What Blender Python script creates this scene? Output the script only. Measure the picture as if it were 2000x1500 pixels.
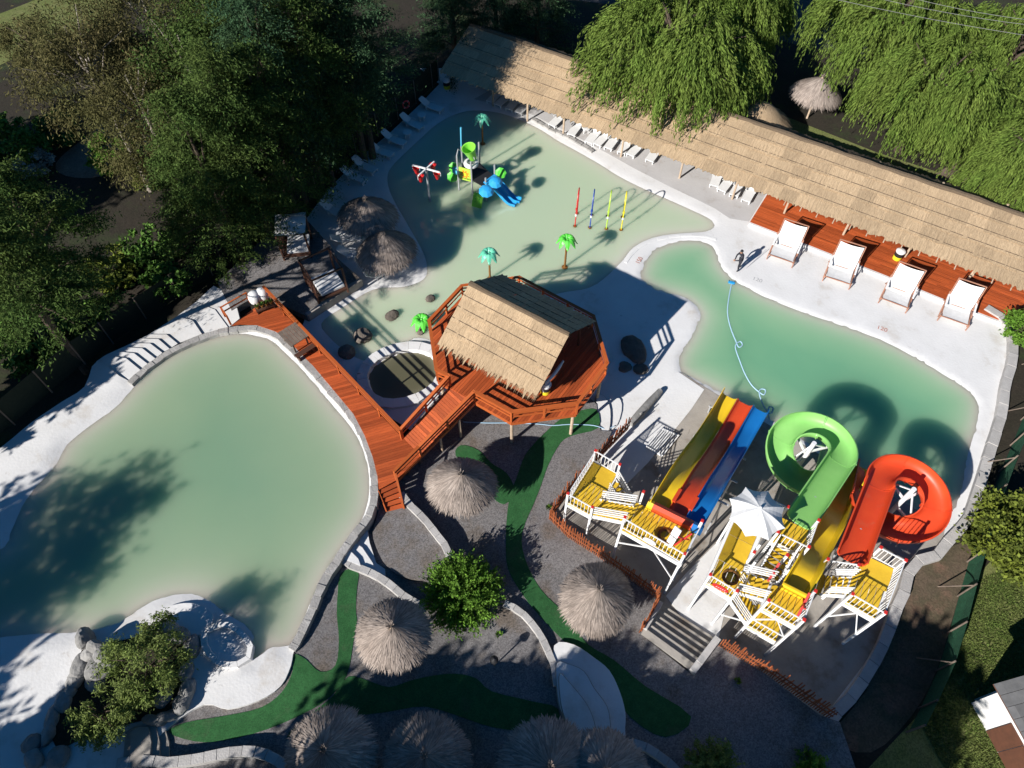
import bpy, bmesh, math, random
import numpy as np
from mathutils import Vector, Matrix, Euler
from mathutils.geometry import delaunay_2d_cdt

for o in list(bpy.data.objects):
    bpy.data.objects.remove(o, do_unlink=True)
SC = bpy.context.scene
COL = SC.collection
R = math.radians
PI = math.pi

# ------------------------------------------------------------ camera
CAM_H, CAM_F, CAM_PITCH = 34.0, 1413.0, R(55.5)
cam_data = bpy.data.cameras.new('camera')
cam = bpy.data.objects.new('camera', cam_data)
COL.objects.link(cam)
cam.location = (0, 0, CAM_H)
cam.rotation_euler = (R(90) - CAM_PITCH, 0, 0)
cam_data.sensor_width = 36.0
cam_data.lens = 36.0 * CAM_F / 2000.0
cam_data.clip_start = 0.5
cam_data.clip_end = 2000.0
SC.camera = cam

# ------------------------------------------------------------ sky and sun
SUN_EL, SUN_AZ = R(29.8), R(43.0)          # SUN_AZ: direction the shadows fall, from +X
world = bpy.data.worlds.new('World')
SC.world = world
world.use_nodes = True
wn = world.node_tree
wn.nodes.clear()
sky = wn.nodes.new('ShaderNodeTexSky')
sky.sky_type = 'NISHITA'
sky.sun_disc = False
sky.sun_elevation = SUN_EL
sky.sun_rotation = math.atan2(-math.cos(SUN_AZ), -math.sin(SUN_AZ)) % (2 * PI)
sky.altitude = 700
sky.dust_density = .3
sky.ozone_density = 3.0
bg = wn.nodes.new('ShaderNodeBackground')
bg.inputs['Strength'].default_value = 0.05
wo = wn.nodes.new('ShaderNodeOutputWorld')
hs_ = wn.nodes.new('ShaderNodeHueSaturation')
hs_.inputs['Saturation'].default_value = 1.35
wn.links.new(sky.outputs[0], hs_.inputs['Color'])
wn.links.new(hs_.outputs[0], bg.inputs['Color'])
wn.links.new(bg.outputs[0], wo.inputs['Surface'])
sun_data = bpy.data.lights.new('sun', 'SUN')
sun_data.energy = 5.0
sun_data.angle = R(0.5)
sun_data.color = (1.0, 0.965, 0.92)
sun = bpy.data.objects.new('sun', sun_data)
COL.objects.link(sun)
LDIR = Vector((math.cos(SUN_AZ) * math.cos(SUN_EL), math.sin(SUN_AZ) * math.cos(SUN_EL), -math.sin(SUN_EL)))
sun.rotation_euler = LDIR.to_track_quat('-Z', 'Y').to_euler()
SC.view_settings.view_transform = 'Standard'
SC.view_settings.look = 'None'
SC.view_settings.exposure = 0.58
SC.view_settings.gamma = 1.0
SC.view_settings.use_curve_mapping = False
SC.cycles.max_bounces = 4
SC.cycles.diffuse_bounces = 3
SC.cycles.glossy_bounces = 2
SC.cycles.transparent_max_bounces = 8
SC.cycles.use_denoising = True

# ------------------------------------------------------------ survey: photo pixel -> place on a level
_c, _s = math.cos(CAM_PITCH), math.sin(CAM_PITCH)
def P(x, y, z=0.0):
    a, b = (x - 1000.0) / CAM_F, (750.0 - y) / CAM_F
    d = Vector((a, _c + b * _s, -_s + b * _c))
    t = (z - CAM_H) / d.z
    return Vector((d.x * t, d.y * t, z))

# terrain of the gravel garden: levels surveyed at a few spots
_CT = [(1150,830,.35),(960,850,.35),(880,880,.4),(1060,960,.4),(1090,1100,.6),(1250,1350,.9),(1000,1250,.85),
       (900,1010,.45),(760,960,.55),(860,1100,.6),(700,1200,1.0),(620,1200,1.1),(570,1300,1.25),(760,1330,1.1),
       (450,1420,1.2),(640,1450,1.15),(1000,1450,1.0),(1200,1480,1.0),(1450,1330,.9),(1600,1440,.9)]
_CTW = np.array([[*P(a, b, c)] for a, b, c in _CT])
def g(x, y):
    d = (_CTW[:, 0] - x) ** 2 + (_CTW[:, 1] - y) ** 2 + .3
    w = 1 / d ** 1.5
    return float((w * _CTW[:, 2]).sum() / w.sum())
def T(px, py, dz=0.0):
    z = .6
    for _ in range(6):
        p = P(px, py, z)
        z = g(p.x, p.y)
    return P(px, py, z + dz)

# ------------------------------------------------------------ materials
MATS = {}
def nd(nt, t, **kw):
    n = nt.nodes.new(t)
    for k, v in kw.items():
        setattr(n, k, v)
    return n
def pm(name, a, b=None, scale=3.0, rough=.7, bump=0., bscale=40., rnd=0., stretch=None, coords='world', spec=.3,
       metal=0., island=0., trans=0., c=None, cscale=.5, cpos=.55, detail=5., contrast=.2, fine=0., fscale=60., d=None, dscale=2., dpos=.66):
    m = bpy.data.materials.new(name)
    m.use_nodes = True
    nt = m.node_tree
    p = nt.nodes['Principled BSDF']
    L = nt.links.new
    p.inputs['Roughness'].default_value = rough
    p.inputs['Specular IOR Level'].default_value = spec
    p.inputs['Metallic'].default_value = metal
    if coords == 'world':
        src = nd(nt, 'ShaderNodeNewGeometry').outputs['Position']
    else:
        src = nd(nt, 'ShaderNodeTexCoord').outputs['Object']
        oi = nd(nt, 'ShaderNodeObjectInfo')
        ml = nd(nt, 'ShaderNodeMath', operation='MULTIPLY'); ml.inputs[1].default_value = 37.0
        L(oi.outputs['Random'], ml.inputs[0])
        ad = nd(nt, 'ShaderNodeVectorMath', operation='ADD')
        L(src, ad.inputs[0]); L(ml.outputs[0], ad.inputs[1])
        src = ad.outputs[0]
    if stretch:
        mp = nd(nt, 'ShaderNodeMapping')
        mp.inputs['Scale'].default_value = stretch
        L(src, mp.inputs['Vector']); src = mp.outputs[0]
    def ramp(sock, lo, hi):
        mr = nd(nt, 'ShaderNodeMapRange')
        mr.inputs['From Min'].default_value = lo; mr.inputs['From Max'].default_value = hi
        L(sock, mr.inputs['Value'])
        return mr.outputs[0]
    def mix(f, A, B, kind='MIX'):
        mx = nd(nt, 'ShaderNodeMix', data_type='RGBA', blend_type=kind)
        if hasattr(f, 'links'): L(f, mx.inputs[0])
        else: mx.inputs[0].default_value = f
        for s, i in ((A, 6), (B, 7)):
            if hasattr(s, 'links'): L(s, mx.inputs[i])
            else: mx.inputs[i].default_value = (*s, 1)
        return mx.outputs[2]
    col = a
    if b is not None:
        n = nd(nt, 'ShaderNodeTexNoise')
        n.inputs['Scale'].default_value = scale; n.inputs['Detail'].default_value = detail
        n.inputs['Roughness'].default_value = .6
        L(src, n.inputs['Vector'])
        col = mix(ramp(n.outputs['Fac'], .5 - contrast, .5 + contrast), a, b)
    if c is not None:
        n2 = nd(nt, 'ShaderNodeTexNoise')
        n2.inputs['Scale'].default_value = cscale; n2.inputs['Detail'].default_value = 7
        n2.inputs['Roughness'].default_value = .65
        L(src, n2.inputs['Vector'])
        col = mix(ramp(n2.outputs['Fac'], cpos, cpos + .15), col, c)
    if d is not None:
        n4 = nd(nt, 'ShaderNodeTexNoise')
        n4.inputs['Scale'].default_value = dscale; n4.inputs['Detail'].default_value = 8; n4.inputs['Roughness'].default_value = .7
        n4.inputs['Distortion'].default_value = .6
        L(src, n4.inputs['Vector'])
        mr4 = nd(nt, 'ShaderNodeMapRange'); mr4.inputs['From Min'].default_value = dpos; mr4.inputs['From Max'].default_value = dpos + .12; mr4.inputs['To Max'].default_value = .7
        L(n4.outputs['Fac'], mr4.inputs['Value'])
        col = mix(mr4.outputs[0], col, d)
    if fine:
        n3 = nd(nt, 'ShaderNodeTexVoronoi')
        n3.inputs['Scale'].default_value = fscale
        L(src, n3.inputs['Vector'])
        sp = nd(nt, 'ShaderNodeSeparateColor'); L(n3.outputs['Color'], sp.inputs[0])
        mr = nd(nt, 'ShaderNodeMapRange')
        mr.inputs['To Min'].default_value = 1 - fine; mr.inputs['To Max'].default_value = 1 + fine
        L(sp.outputs[0], mr.inputs['Value'])
        h = nd(nt, 'ShaderNodeHueSaturation')
        L(mr.outputs[0], h.inputs['Value'])
        if hasattr(col, 'links'): L(col, h.inputs['Color'])
        else: h.inputs['Color'].default_value = (*col, 1)
        col = h.outputs[0]
    for amt, mk in ((rnd, 'o'), (island, 'i')):
        if amt:
            s = nd(nt, 'ShaderNodeObjectInfo').outputs['Random'] if mk == 'o' else nd(nt, 'ShaderNodeNewGeometry').outputs['Random Per Island']
            mr = nd(nt, 'ShaderNodeMapRange')
            mr.inputs['To Min'].default_value = 1 - amt; mr.inputs['To Max'].default_value = 1 + amt
            L(s, mr.inputs['Value'])
            h = nd(nt, 'ShaderNodeHueSaturation')
            L(mr.outputs[0], h.inputs['Value'])
            if hasattr(col, 'links'): L(col, h.inputs['Color'])
            else: h.inputs['Color'].default_value = (*col, 1)
            col = h.outputs[0]
    if hasattr(col, 'links'): L(col, p.inputs['Base Color'])
    else: p.inputs['Base Color'].default_value = (*col, 1)
    if bump:
        nb = nd(nt, 'ShaderNodeTexNoise')
        nb.inputs['Scale'].default_value = bscale; nb.inputs['Detail'].default_value = 6
        L(src, nb.inputs['Vector'])
        bp = nd(nt, 'ShaderNodeBump'); bp.inputs['Strength'].default_value = bump; bp.inputs['Distance'].default_value = .05
        L(nb.outputs['Fac'], bp.inputs['Height']); L(bp.outputs[0], p.inputs['Normal'])
    if trans:
        tr = nd(nt, 'ShaderNodeBsdfTranslucent')
        if hasattr(col, 'links'): L(col, tr.inputs['Color'])
        else: tr.inputs['Color'].default_value = (*col, 1)
        ms = nd(nt, 'ShaderNodeMixShader'); ms.inputs[0].default_value = trans
        L(p.outputs[0], ms.inputs[1]); L(tr.outputs[0], ms.inputs[2])
        L(ms.outputs[0], nt.nodes['Material Output'].inputs['Surface'])
    MATS[name] = m
    return m

pm('concrete', (.60,.58,.55), (.50,.48,.45), .35, .85, .25, 6., c=(.36,.31,.25), cscale=.55, cpos=.66)
pm('concrete_white', (.72,.71,.695), (.63,.62,.605), .5, .8, .2, 8., c=(.55,.51,.46), cscale=.5, cpos=.57, d=(.36,.31,.26), dscale=1.1, dpos=.64)
pm('concrete_patio', (.50,.485,.475), (.43,.415,.405), .6, .85, .2, 8., c=(.34,.29,.25), cscale=.6, cpos=.56, d=(.25,.22,.19), dscale=1.4, dpos=.62)
pm('concrete_grey', (.40,.365,.32), (.27,.245,.215), .7, .85, .25, 10., c=(.21,.17,.13), cscale=.7, cpos=.55, d=(.12,.095,.07), dscale=1.2, dpos=.62)
pm('stone', (.40,.385,.365), (.27,.26,.245), 2.5, .9, .6, 12., rnd=.14)
pm('kerb', (.46,.44,.42), (.36,.345,.33), 2.0, .9, .4, 14., rnd=.1)
pm('gravel', (.205,.192,.188), (.165,.155,.152), .6, .95, .6, 60., fine=.34, fscale=20, c=(.155,.128,.105), cscale=.5, cpos=.50)
pm('turf', (.019,.088,.025), (.030,.120,.036), 2.2, .95, .3, 45., fine=.22, fscale=26, c=(.045,.10,.04), cscale=.9, cpos=.56)
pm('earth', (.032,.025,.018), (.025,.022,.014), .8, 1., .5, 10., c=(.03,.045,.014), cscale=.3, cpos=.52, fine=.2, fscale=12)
pm('soil', (.125,.088,.062), (.07,.062,.035), .7, 1., .4, 10., c=(.17,.10,.07), cscale=.5, cpos=.55, fine=.2, fscale=14)
pm('dirt', (.19,.145,.11), (.14,.10,.075), 1.2, 1., .4, 12., fine=.2, fscale=16)
pm('lawn', (.115,.145,.034), (.16,.165,.06), .9, 1., .4, 25., c=(.19,.155,.09), cscale=.35, cpos=.6, fine=.3, fscale=18)
pm('asphalt', (.05,.05,.052), (.065,.065,.065), 2., .9, .2, 40.)
pm('deckwood', (.47,.10,.027), (.34,.066,.019), 2., .55, .25, 8., rnd=.3, coords='obj', stretch=(1,12,4), c=(.20,.05,.025), cscale=1.5, cpos=.62)
pm('railwood', (.50,.12,.028), (.39,.085,.021), 3., .5, .15, 10., rnd=.1, coords='obj')
pm('darkwood', (.10,.045,.028), (.065,.03,.02), 4., .6, .3, 15., rnd=.15, coords='obj')
pm('greywood', (.20,.155,.12), (.13,.10,.08), 3., .8, .3, 20., rnd=.1)
pm('polewood', (.52,.40,.29), (.40,.30,.21), 4., .75, .2, 12., rnd=.1)
pm('picket', (.36,.105,.035), (.24,.065,.025), 5., .7, .2, 12., rnd=.3, coords='obj')
pm('thatch', (.50,.365,.225), (.34,.24,.145), 3., .95, 1., 9., rnd=.15, coords='obj', stretch=(6,.8,4), c=(.27,.19,.115), cscale=.8, cpos=.62)
pm('thatch_edge', (.19,.14,.09), (.10,.072,.05), 4., 1., 1., 8., coords='obj', stretch=(14,2,4), rnd=.15)
pm('straw', (.33,.275,.235), (.235,.19,.16), 1.2, .9, 0, island=.35, rnd=.14, coords='obj')
pm('straw_dark', (.20,.155,.115), (.14,.105,.08), 3., .95, .4, 14., coords='obj')
pm('fringe', (.42,.30,.18), (.30,.21,.125), 3., .95, 0, island=.3, coords='obj')
pm('white_paint', (.78,.78,.77), (.70,.70,.69), 1.5, .45, rnd=.05)
pm('white_plastic', (.76,.76,.75), (.70,.70,.69), 2., .4)
pm('canvas', (.70,.695,.685), (.62,.615,.60), 4., .9, .1, 30.)
pm('chairwood', (.40,.20,.13), (.30,.14,.09), 3., .6, .2, 10., rnd=.1, coords='obj')
pm('steel', (.45,.46,.47), None, rough=.45, metal=.3)
pm('yellow_frp', (.82,.56,.02), (.74,.48,.02), .8, .42, spec=.5, c=(.42,.25,.02), cscale=.9, cpos=.62)
pm('yellow_deck', (.70,.45,.03), (.60,.37,.025), 1.5, .55, rnd=.08, c=(.38,.22,.03), cscale=1.3, cpos=.62)
pm('red_frp', (.66,.072,.018), (.60,.055,.015), 1., .45, spec=.5, c=(.55,.10,.04), cscale=1., cpos=.62)
pm('blue_frp', (.012,.17,.46), (.01,.14,.42), 1., .3, spec=.5)
pm('green_frp', (.25,.53,.15), (.21,.48,.125), 1., .45, spec=.5)
pm('lime', (.22,.62,.06), None, rough=.4, spec=.5)
pm('palm_green', (.12,.62,.06), (.08,.5,.05), 5., .4, spec=.5)
pm('palm_teal', (.12,.50,.33), (.09,.42,.28), 5., .4, spec=.5)
pm('toy_blue', (.03,.33,.66), (.025,.28,.6), 3., .35, spec=.5)
pm('toy_cyan', (.10,.45,.65), None, rough=.35, spec=.5)
pm('toy_red', (.55,.02,.02), None, rough=.4, spec=.5)
pm('toy_yellow', (.72,.62,.03), None, rough=.4, spec=.5)
pm('toy_lime', (.45,.66,.06), None, rough=.4, spec=.5)
pm('toy_navy', (.02,.06,.35), None, rough=.4, spec=.5)
pm('toy_orange', (.75,.22,.02), None, rough=.4, spec=.5)
pm('red_paint', (.55,.03,.025), None, rough=.45)
pm('brown_paint', (.19,.085,.02), None, rough=.6)
pm('faded_red', (.52,.22,.17), None, rough=.8)
pm('trunk', (.095,.07,.05), (.06,.045,.032), 6., .95, .8, 14.)
pm('pale_trunk', (.36,.32,.27), (.24,.20,.16), 3., .9, .4, 12.)
pm('rock', (.17,.14,.115), (.10,.085,.07), 2.5, .95, .8, 8., rnd=.2)
pm('rock_grey', (0.33,0.32,0.305), (0.18,0.175,0.165), 1.6, .95, .8, 5., rnd=.18)
pm('black', (.02,.02,.022), None, rough=.6)
pm('navy_cloth', (.02,.022,.03), (.03,.03,.04), 8., .9)
pm('skin', (.42,.24,.16), None, rough=.6)
pm('hose', (.35,.52,.66), None, rough=.5)
pm('mesh_green', (.018,.085,.045), (.028,.12,.06), 6., .9, .3, 80., fine=.25, fscale=30)
pm('mesh_dark', (.012,.02,.014), (.02,.028,.018), 6., .95)
pm('roof_tile', (.13,.128,.128), (.09,.09,.09), 3., .7, rnd=.2)
pm('plaster', (.74,.73,.71), (.66,.65,.63), 1.2, .85)
pm('brown_panel', (.12,.05,.03), (.09,.04,.025), 4., .6)
pm('pool_floor_dark', (.16,.15,.10), (.11,.105,.07), 1.5, .9, .2, 6.)
pm('paint_mark', (.45,.18,.13), None, rough=.9)
pm('paint_grey', (.40,.40,.40), None, rough=.9)
pm('pine_leaf', (0.05,0.095,0.024), (0.088,0.122,0.032), .35, .9, spec=.04, island=.45, trans=.15)
pm('pine_blue', (0.036,0.08,0.04), (0.056,0.1,0.044), .35, .9, spec=.04, island=.45, trans=.15)
pm('olive_leaf', (0.09,0.095,0.034), (0.125,0.105,0.046), .3, .9, spec=.04, island=.4, trans=.2)
pm('willow_leaf', (.115,.185,.034), (.16,.215,.045), .5, .85, spec=.05, island=.4, trans=.25)
pm('bush_leaf', (.095,.21,.02), (.14,.26,.03), 1.2, .75, island=.4, trans=.25)
pm('feather_leaf', (0.14,0.2,0.04), (0.18,0.22,0.06), 1., .8, island=.4, trans=.25)
pm('round_leaf', (.16,.19,.02), (.10,.13,.02), 1.2, .8, island=.45, trans=.2)
pm('shrub_leaf', (0.07,0.16,0.025), (0.1,0.19,0.03), 1.2, .8, island=.45, trans=.2)
pm('grass_blade', (0.09,0.14,0.026), (0.14,0.165,0.045), 1., .9, island=.4, trans=.2)
pm('silver_leaf', (.30,.33,.32), (.2,.24,.22), 2., .8, island=.3)
pm('cable', (.22,.22,.21), None, rough=.6)

def water_mat(name, col, deep, k, floor, blur, deep_k=.6):
    """Milky water: near the edge the pale bottom shows, deeper down the scattering green takes over; light spreads inside it."""
    m = bpy.data.materials.new(name); m.use_nodes = True
    nt = m.node_tree; L = nt.links.new
    p = nt.nodes['Principled BSDF']
    at = nd(nt, 'ShaderNodeAttribute', attribute_name='depth')
    ml = nd(nt, 'ShaderNodeMath', operation='MULTIPLY'); ml.inputs[1].default_value = -k; L(at.outputs['Fac'], ml.inputs[0])
    ex = nd(nt, 'ShaderNodeMath', operation='EXPONENT'); L(ml.outputs[0], ex.inputs[0])
    pos = nd(nt, 'ShaderNodeNewGeometry')
    n = nd(nt, 'ShaderNodeTexNoise'); n.inputs['Scale'].default_value = .2; n.inputs['Detail'].default_value = 4
    L(pos.outputs['Position'], n.inputs['Vector'])
    mr = nd(nt, 'ShaderNodeMapRange'); mr.inputs['From Min'].default_value = .3; mr.inputs['From Max'].default_value = .7
    L(n.outputs['Fac'], mr.inputs['Value'])
    dm = nd(nt, 'ShaderNodeMath', operation='MULTIPLY_ADD'); L(at.outputs['Fac'], dm.inputs[0]); dm.inputs[1].default_value = deep_k; dm.inputs[2].default_value = -.12
    ds = nd(nt, 'ShaderNodeMath', operation='MULTIPLY_ADD'); L(mr.outputs[0], ds.inputs[0]); ds.inputs[1].default_value = .3; L(dm.outputs[0], ds.inputs[2]); ds.use_clamp = True
    mx = nd(nt, 'ShaderNodeMix', data_type='RGBA')
    mx.inputs[6].default_value = (*col, 1); mx.inputs[7].default_value = (*deep, 1); L(ds.outputs[0], mx.inputs[0])
    m2 = nd(nt, 'ShaderNodeMix', data_type='RGBA'); L(ex.outputs[0], m2.inputs[0]); L(mx.outputs[2], m2.inputs[6]); m2.inputs[7].default_value = (*floor, 1)
    L(m2.outputs[2], p.inputs['Base Color'])
    p.inputs['Roughness'].default_value = .08; p.inputs['IOR'].default_value = 1.33; p.inputs['Specular IOR Level'].default_value = .5
    if blur:
        p.subsurface_method = 'BURLEY'; p.inputs['Subsurface Weight'].default_value = 1.0
        p.inputs['Subsurface Radius'].default_value = (.7, 1.0, .9); p.inputs['Subsurface Scale'].default_value = blur
    MATS[name] = m
water_mat('water_kids', (.43,.515,.35), (.375,.485,.335), 9.0, (.54,.54,.45), .9)
water_mat('water_right', (.27,.46,.265), (.145,.35,.205), 5.0, (.60,.59,.50), 2.4, .7)
water_mat('water_left', (.27,.36,.225), (.185,.30,.192), 9.0, (.54,.53,.45), 2.0, 1.0)
water_mat('water_round', (.10,.095,.055), (.075,.075,.045), 4.0, (.16,.15,.10), 0)

# ------------------------------------------------------------ mesh helpers
OFF = {}
def off(p):
    return OFF.get(p.name, Vector((0, 0, 0))) if p is not None else Vector((0, 0, 0))
def thing(name, label, cat, loc=(0, 0, 0), group=None, rot=0.0):
    o = bpy.data.objects.new(name, None)
    o.empty_display_size = .3
    COL.objects.link(o)
    o.location = loc; o.rotation_euler = (0, 0, rot)
    o['label'] = label; o['category'] = cat
    if group: o['group'] = group
    OFF[o.name] = Vector(loc)
    return o
def tag(o, label, cat, group=None):
    o['label'] = label; o['category'] = cat
    if group: o['group'] = group
    return o
def kind(o, k):
    o['kind'] = k
    return o
def link(name, me, mat=None, parent=None):
    o = bpy.data.objects.new(name, me)
    COL.objects.link(o)
    if mat is not None and not me.materials:
        me.materials.append(MATS[mat] if isinstance(mat, str) else mat)
    if parent is not None:
        o.parent = parent
        OFF[o.name] = off(parent)
    return o
def from_arrays(name, V, F):
    """V (n,3), F (m,k) with constant k."""
    V = np.asarray(V, dtype=np.float32); F = np.asarray(F, dtype=np.int32)
    me = bpy.data.meshes.new(name)
    me.vertices.add(len(V)); me.vertices.foreach_set('co', V.ravel())
    k = F.shape[1]
    me.loops.add(F.size); me.loops.foreach_set('vertex_index', F.ravel())
    me.polygons.add(len(F))
    me.polygons.foreach_set('loop_start', np.arange(0, F.size, k, dtype=np.int32))
    me.polygons.foreach_set('loop_total', np.full(len(F), k, dtype=np.int32))
    me.update(calc_edges=True)
    return me
class B:
    """Collects shapes, builds them as one mesh."""
    def __init__(s): s.v = []; s.f = []
    def add(s, v, f):
        n = len(s.v); s.v += [tuple(x) for x in v]; s.f += [tuple(i + n for i in q) for q in f]; return s
    def box(s, c, size, rz=0., M=None):
        x, y, z = size[0] / 2, size[1] / 2, size[2] / 2
        M = M or Matrix.Rotation(rz, 3, 'Z')
        c = Vector(c)
        v = [c + M @ Vector((a * x, b * y, d * z)) for a, b, d in ((-1,-1,-1),(1,-1,-1),(1,1,-1),(-1,1,-1),(-1,-1,1),(1,-1,1),(1,1,1),(-1,1,1))]
        return s.add(v, [(0,3,2,1),(4,5,6,7),(0,1,5,4),(1,2,6,5),(2,3,7,6),(3,0,4,7)])
    def bar(s, p, q, w, h=None, up=(0, 0, 1)):
        p, q = Vector(p), Vector(q); h = h or w
        d = (q - p).normalized()
        sd = d.cross(Vector(up))
        if sd.length < 1e-4: sd = Vector((1, 0, 0))
        sd.normalize(); u = sd.cross(d)
        v = [e + sd * (a * w / 2) + u * (b * h / 2) for e in (p, q) for a, b in ((-1,-1),(1,-1),(1,1),(-1,1))]
        return s.add(v, [(0,1,2,3)[::-1],(4,5,6,7),(0,1,5,4),(1,2,6,5),(2,3,7,6),(3,0,4,7)])
    def tube(s, path, r, n=8, caps=True):
        path = [Vector(p) for p in path]
        rs = r if isinstance(r, (list, tuple)) else [r] * len(path)
        base = len(s.v); ref = None
        for i, p in enumerate(path):
            a = path[max(i - 1, 0)]; b = path[min(i + 1, len(path) - 1)]
            d = (b - a).normalized()
            if ref is None or abs(ref.dot(d)) > .99:
                ref = Vector((0, 0, 1)) if abs(d.z) < .9 else Vector((1, 0, 0))
            x = d.cross(ref).normalized(); y = x.cross(d).normalized(); ref = y
            for k in range(n):
                t = 2 * PI * k / n
                s.v.append(tuple(p + (x * math.cos(t) + y * math.sin(t)) * rs[i]))
        for i in range(len(path) - 1):
            for k in range(n):
                a = base + i * n + k; b = base + i * n + (k + 1) % n
                s.f.append((a, b, b + n, a + n))
        if caps:
            s.f.append(tuple(base + k for k in range(n))[::-1])
            e = base + (len(path) - 1) * n
            s.f.append(tuple(e + k for k in range(n)))
        return s
    def prism(s, poly, z0, z1):
        n = len(poly)
        def zz(z, i): return z[i] if isinstance(z, (list, tuple)) else z
        v = [(p[0], p[1], zz(z0, i)) for i, p in enumerate(poly)] + [(p[0], p[1], zz(z1, i)) for i, p in enumerate(poly)]
        a = sum(poly[i][0] * poly[(i + 1) % n][1] - poly[(i + 1) % n][0] * poly[i][1] for i in range(n))
        f = [tuple(range(n))[::-1], tuple(range(n, 2 * n))] + [(i, (i + 1) % n, n + (i + 1) % n, n + i) for i in range(n)]
        if a < 0: f = [q[::-1] for q in f]
        return s.add(v, f)
    def lathe(s, prof, c=(0, 0, 0), n=16, tilt=None):
        c = Vector(c); base = len(s.v); M = tilt or Matrix.Identity(3)
        for r, z in prof:
            for k in range(n):
                t = 2 * PI * k / n
                s.v.append(tuple(c + M @ Vector((r * math.cos(t), r * math.sin(t), z))))
        for i in range(len(prof) - 1):
            for k in range(n):
                a = base + i * n + k; b = base + i * n + (k + 1) % n
                s.f.append((a, b, b + n, a + n))
        return s
    def build(s, name, mat, parent=None, smooth=False, bevel=0.):
        o3 = off(parent)
        me = bpy.data.meshes.new(name)
        me.from_pydata([(a - o3.x, b - o3.y, c - o3.z) for a, b, c in s.v], [], s.f)
        if smooth:
            me.polygons.foreach_set('use_smooth', [True] * len(me.polygons))
        me.update()
        if smooth: me.set_sharp_from_angle(angle=R(42))
        o = link(name, me, mat, parent)
        if bevel:
            md = o.modifiers.new('bevel', 'BEVEL'); md.width = bevel; md.segments = 2; md.limit_method = 'ANGLE'
        return o
UNIT = {}
def unit(mat, shape='box'):
    key = (mat, shape)
    if key not in UNIT:
        b = B()
        if shape == 'box': b.box((0, 0, 0), (1, 1, 1))
        elif shape == 'cyl': b.tube([(0, 0, -.5), (0, 0, .5)], .5, 8)
        me = bpy.data.meshes.new('unit_' + mat); me.from_pydata(b.v, [], b.f); me.update()
        me.materials.append(MATS[mat]); UNIT[key] = me
    return UNIT[key]
def piece(name, mat, parent, c, size, rz=0., M=None, shape='box'):
    """One small piece (board, baluster, post ...) sharing its mesh with its like."""
    o = bpy.data.objects.new(name, unit(mat, shape)); COL.objects.link(o)
    o.parent = parent
    OFF[o.name] = off(parent)
    rot = (M if M is not None else Matrix.Rotation(rz, 3, 'Z')).to_4x4()
    o.matrix_basis = Matrix.Translation(Vector(c) - off(parent)) @ rot @ Matrix.Diagonal((*size, 1))
    return o
def under(child, part):
    """make a piece the sub-part of a scaled piece without moving it"""
    child.parent = part; child.matrix_parent_inverse = part.matrix_basis.inverted()
    return child
def frame_of(p, q, up=(0, 0, 1)):
    d = (Vector(q) - Vector(p)).normalized()
    y = Vector(up).cross(d)
    if y.length < 1e-4: y = Vector((0, 1, 0))
    y.normalize(); z = d.cross(y)
    return Matrix((d, y, z)).transposed()
def barpiece(name, mat, parent, p, q, w, h=None, up=(0, 0, 1), shape='box'):
    p, q = Vector(p), Vector(q); h = h or w
    M = frame_of(p, q, up)
    if shape == 'cyl':
        M = M @ Matrix(((0, 0, 1), (0, 1, 0), (-1, 0, 0)))
        return piece(name, mat, parent, (p + q) / 2, (w, h, (q - p).length), M=M, shape='cyl')
    return piece(name, mat, parent, (p + q) / 2, ((q - p).length, w, h), M=M)
def copy_tree(o, loc=None, rot=None, parent=None, scale=None):
    c = o.copy(); COL.objects.link(c); c.parent = parent
    if loc is not None: c.location = loc
    if rot is not None: c.rotation_euler = (0, 0, rot)
    if scale is not None: c.scale = (scale,) * 3
    for ch in list(o.children): copy_tree(ch, parent=c)
    return c
def smooth_path(pts, n=6, closed=False):
    pts = [Vector(p) for p in pts]; m = len(pts); out = []
    rng = range(m if closed else m - 1)
    for i in rng:
        if closed: a, b, c, d = pts[i - 1], pts[i], pts[(i + 1) % m], pts[(i + 2) % m]
        else: a, b, c, d = pts[max(i - 1, 0)], pts[i], pts[i + 1], pts[min(i + 2, m - 1)]
        for k in range(n):
            t = k / n
            out.append(.5 * ((2 * b) + (c - a) * t + (2 * a - 5 * b + 4 * c - d) * t * t + (3 * b - a - 3 * c + d) * t ** 3))
    if not closed: out.append(pts[-1])
    return out
def xy(pts): return [Vector((p[0], p[1])) for p in pts]
def inside(poly, X, Y):
    r = np.zeros(X.shape, bool); n = len(poly)
    for i in range(n):
        x0, y0 = poly[i][0], poly[i][1]; x1, y1 = poly[(i + 1) % n][0], poly[(i + 1) % n][1]
        cnd = (y0 > Y) != (y1 > Y)
        with np.errstate(divide='ignore', invalid='ignore'):
            r ^= cnd & (X < (x1 - x0) * (Y - y0) / (y1 - y0 + 1e-12) + x0)
    return r
def sdist(poly, X, Y):
    """distance to the outline, positive inside"""
    d = np.full(X.shape, 1e9); n = len(poly)
    for i in range(n):
        ax, ay = poly[i][0], poly[i][1]; bx, by = poly[(i + 1) % n][0] - ax, poly[(i + 1) % n][1] - ay
        t = np.clip(((X - ax) * bx + (Y - ay) * by) / (bx * bx + by * by + 1e-12), 0, 1)
        d = np.minimum(d, (X - ax - t * bx) ** 2 + (Y - ay - t * by) ** 2)
    d = np.sqrt(d)
    return np.where(inside(poly, X, Y), d, -d)
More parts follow.
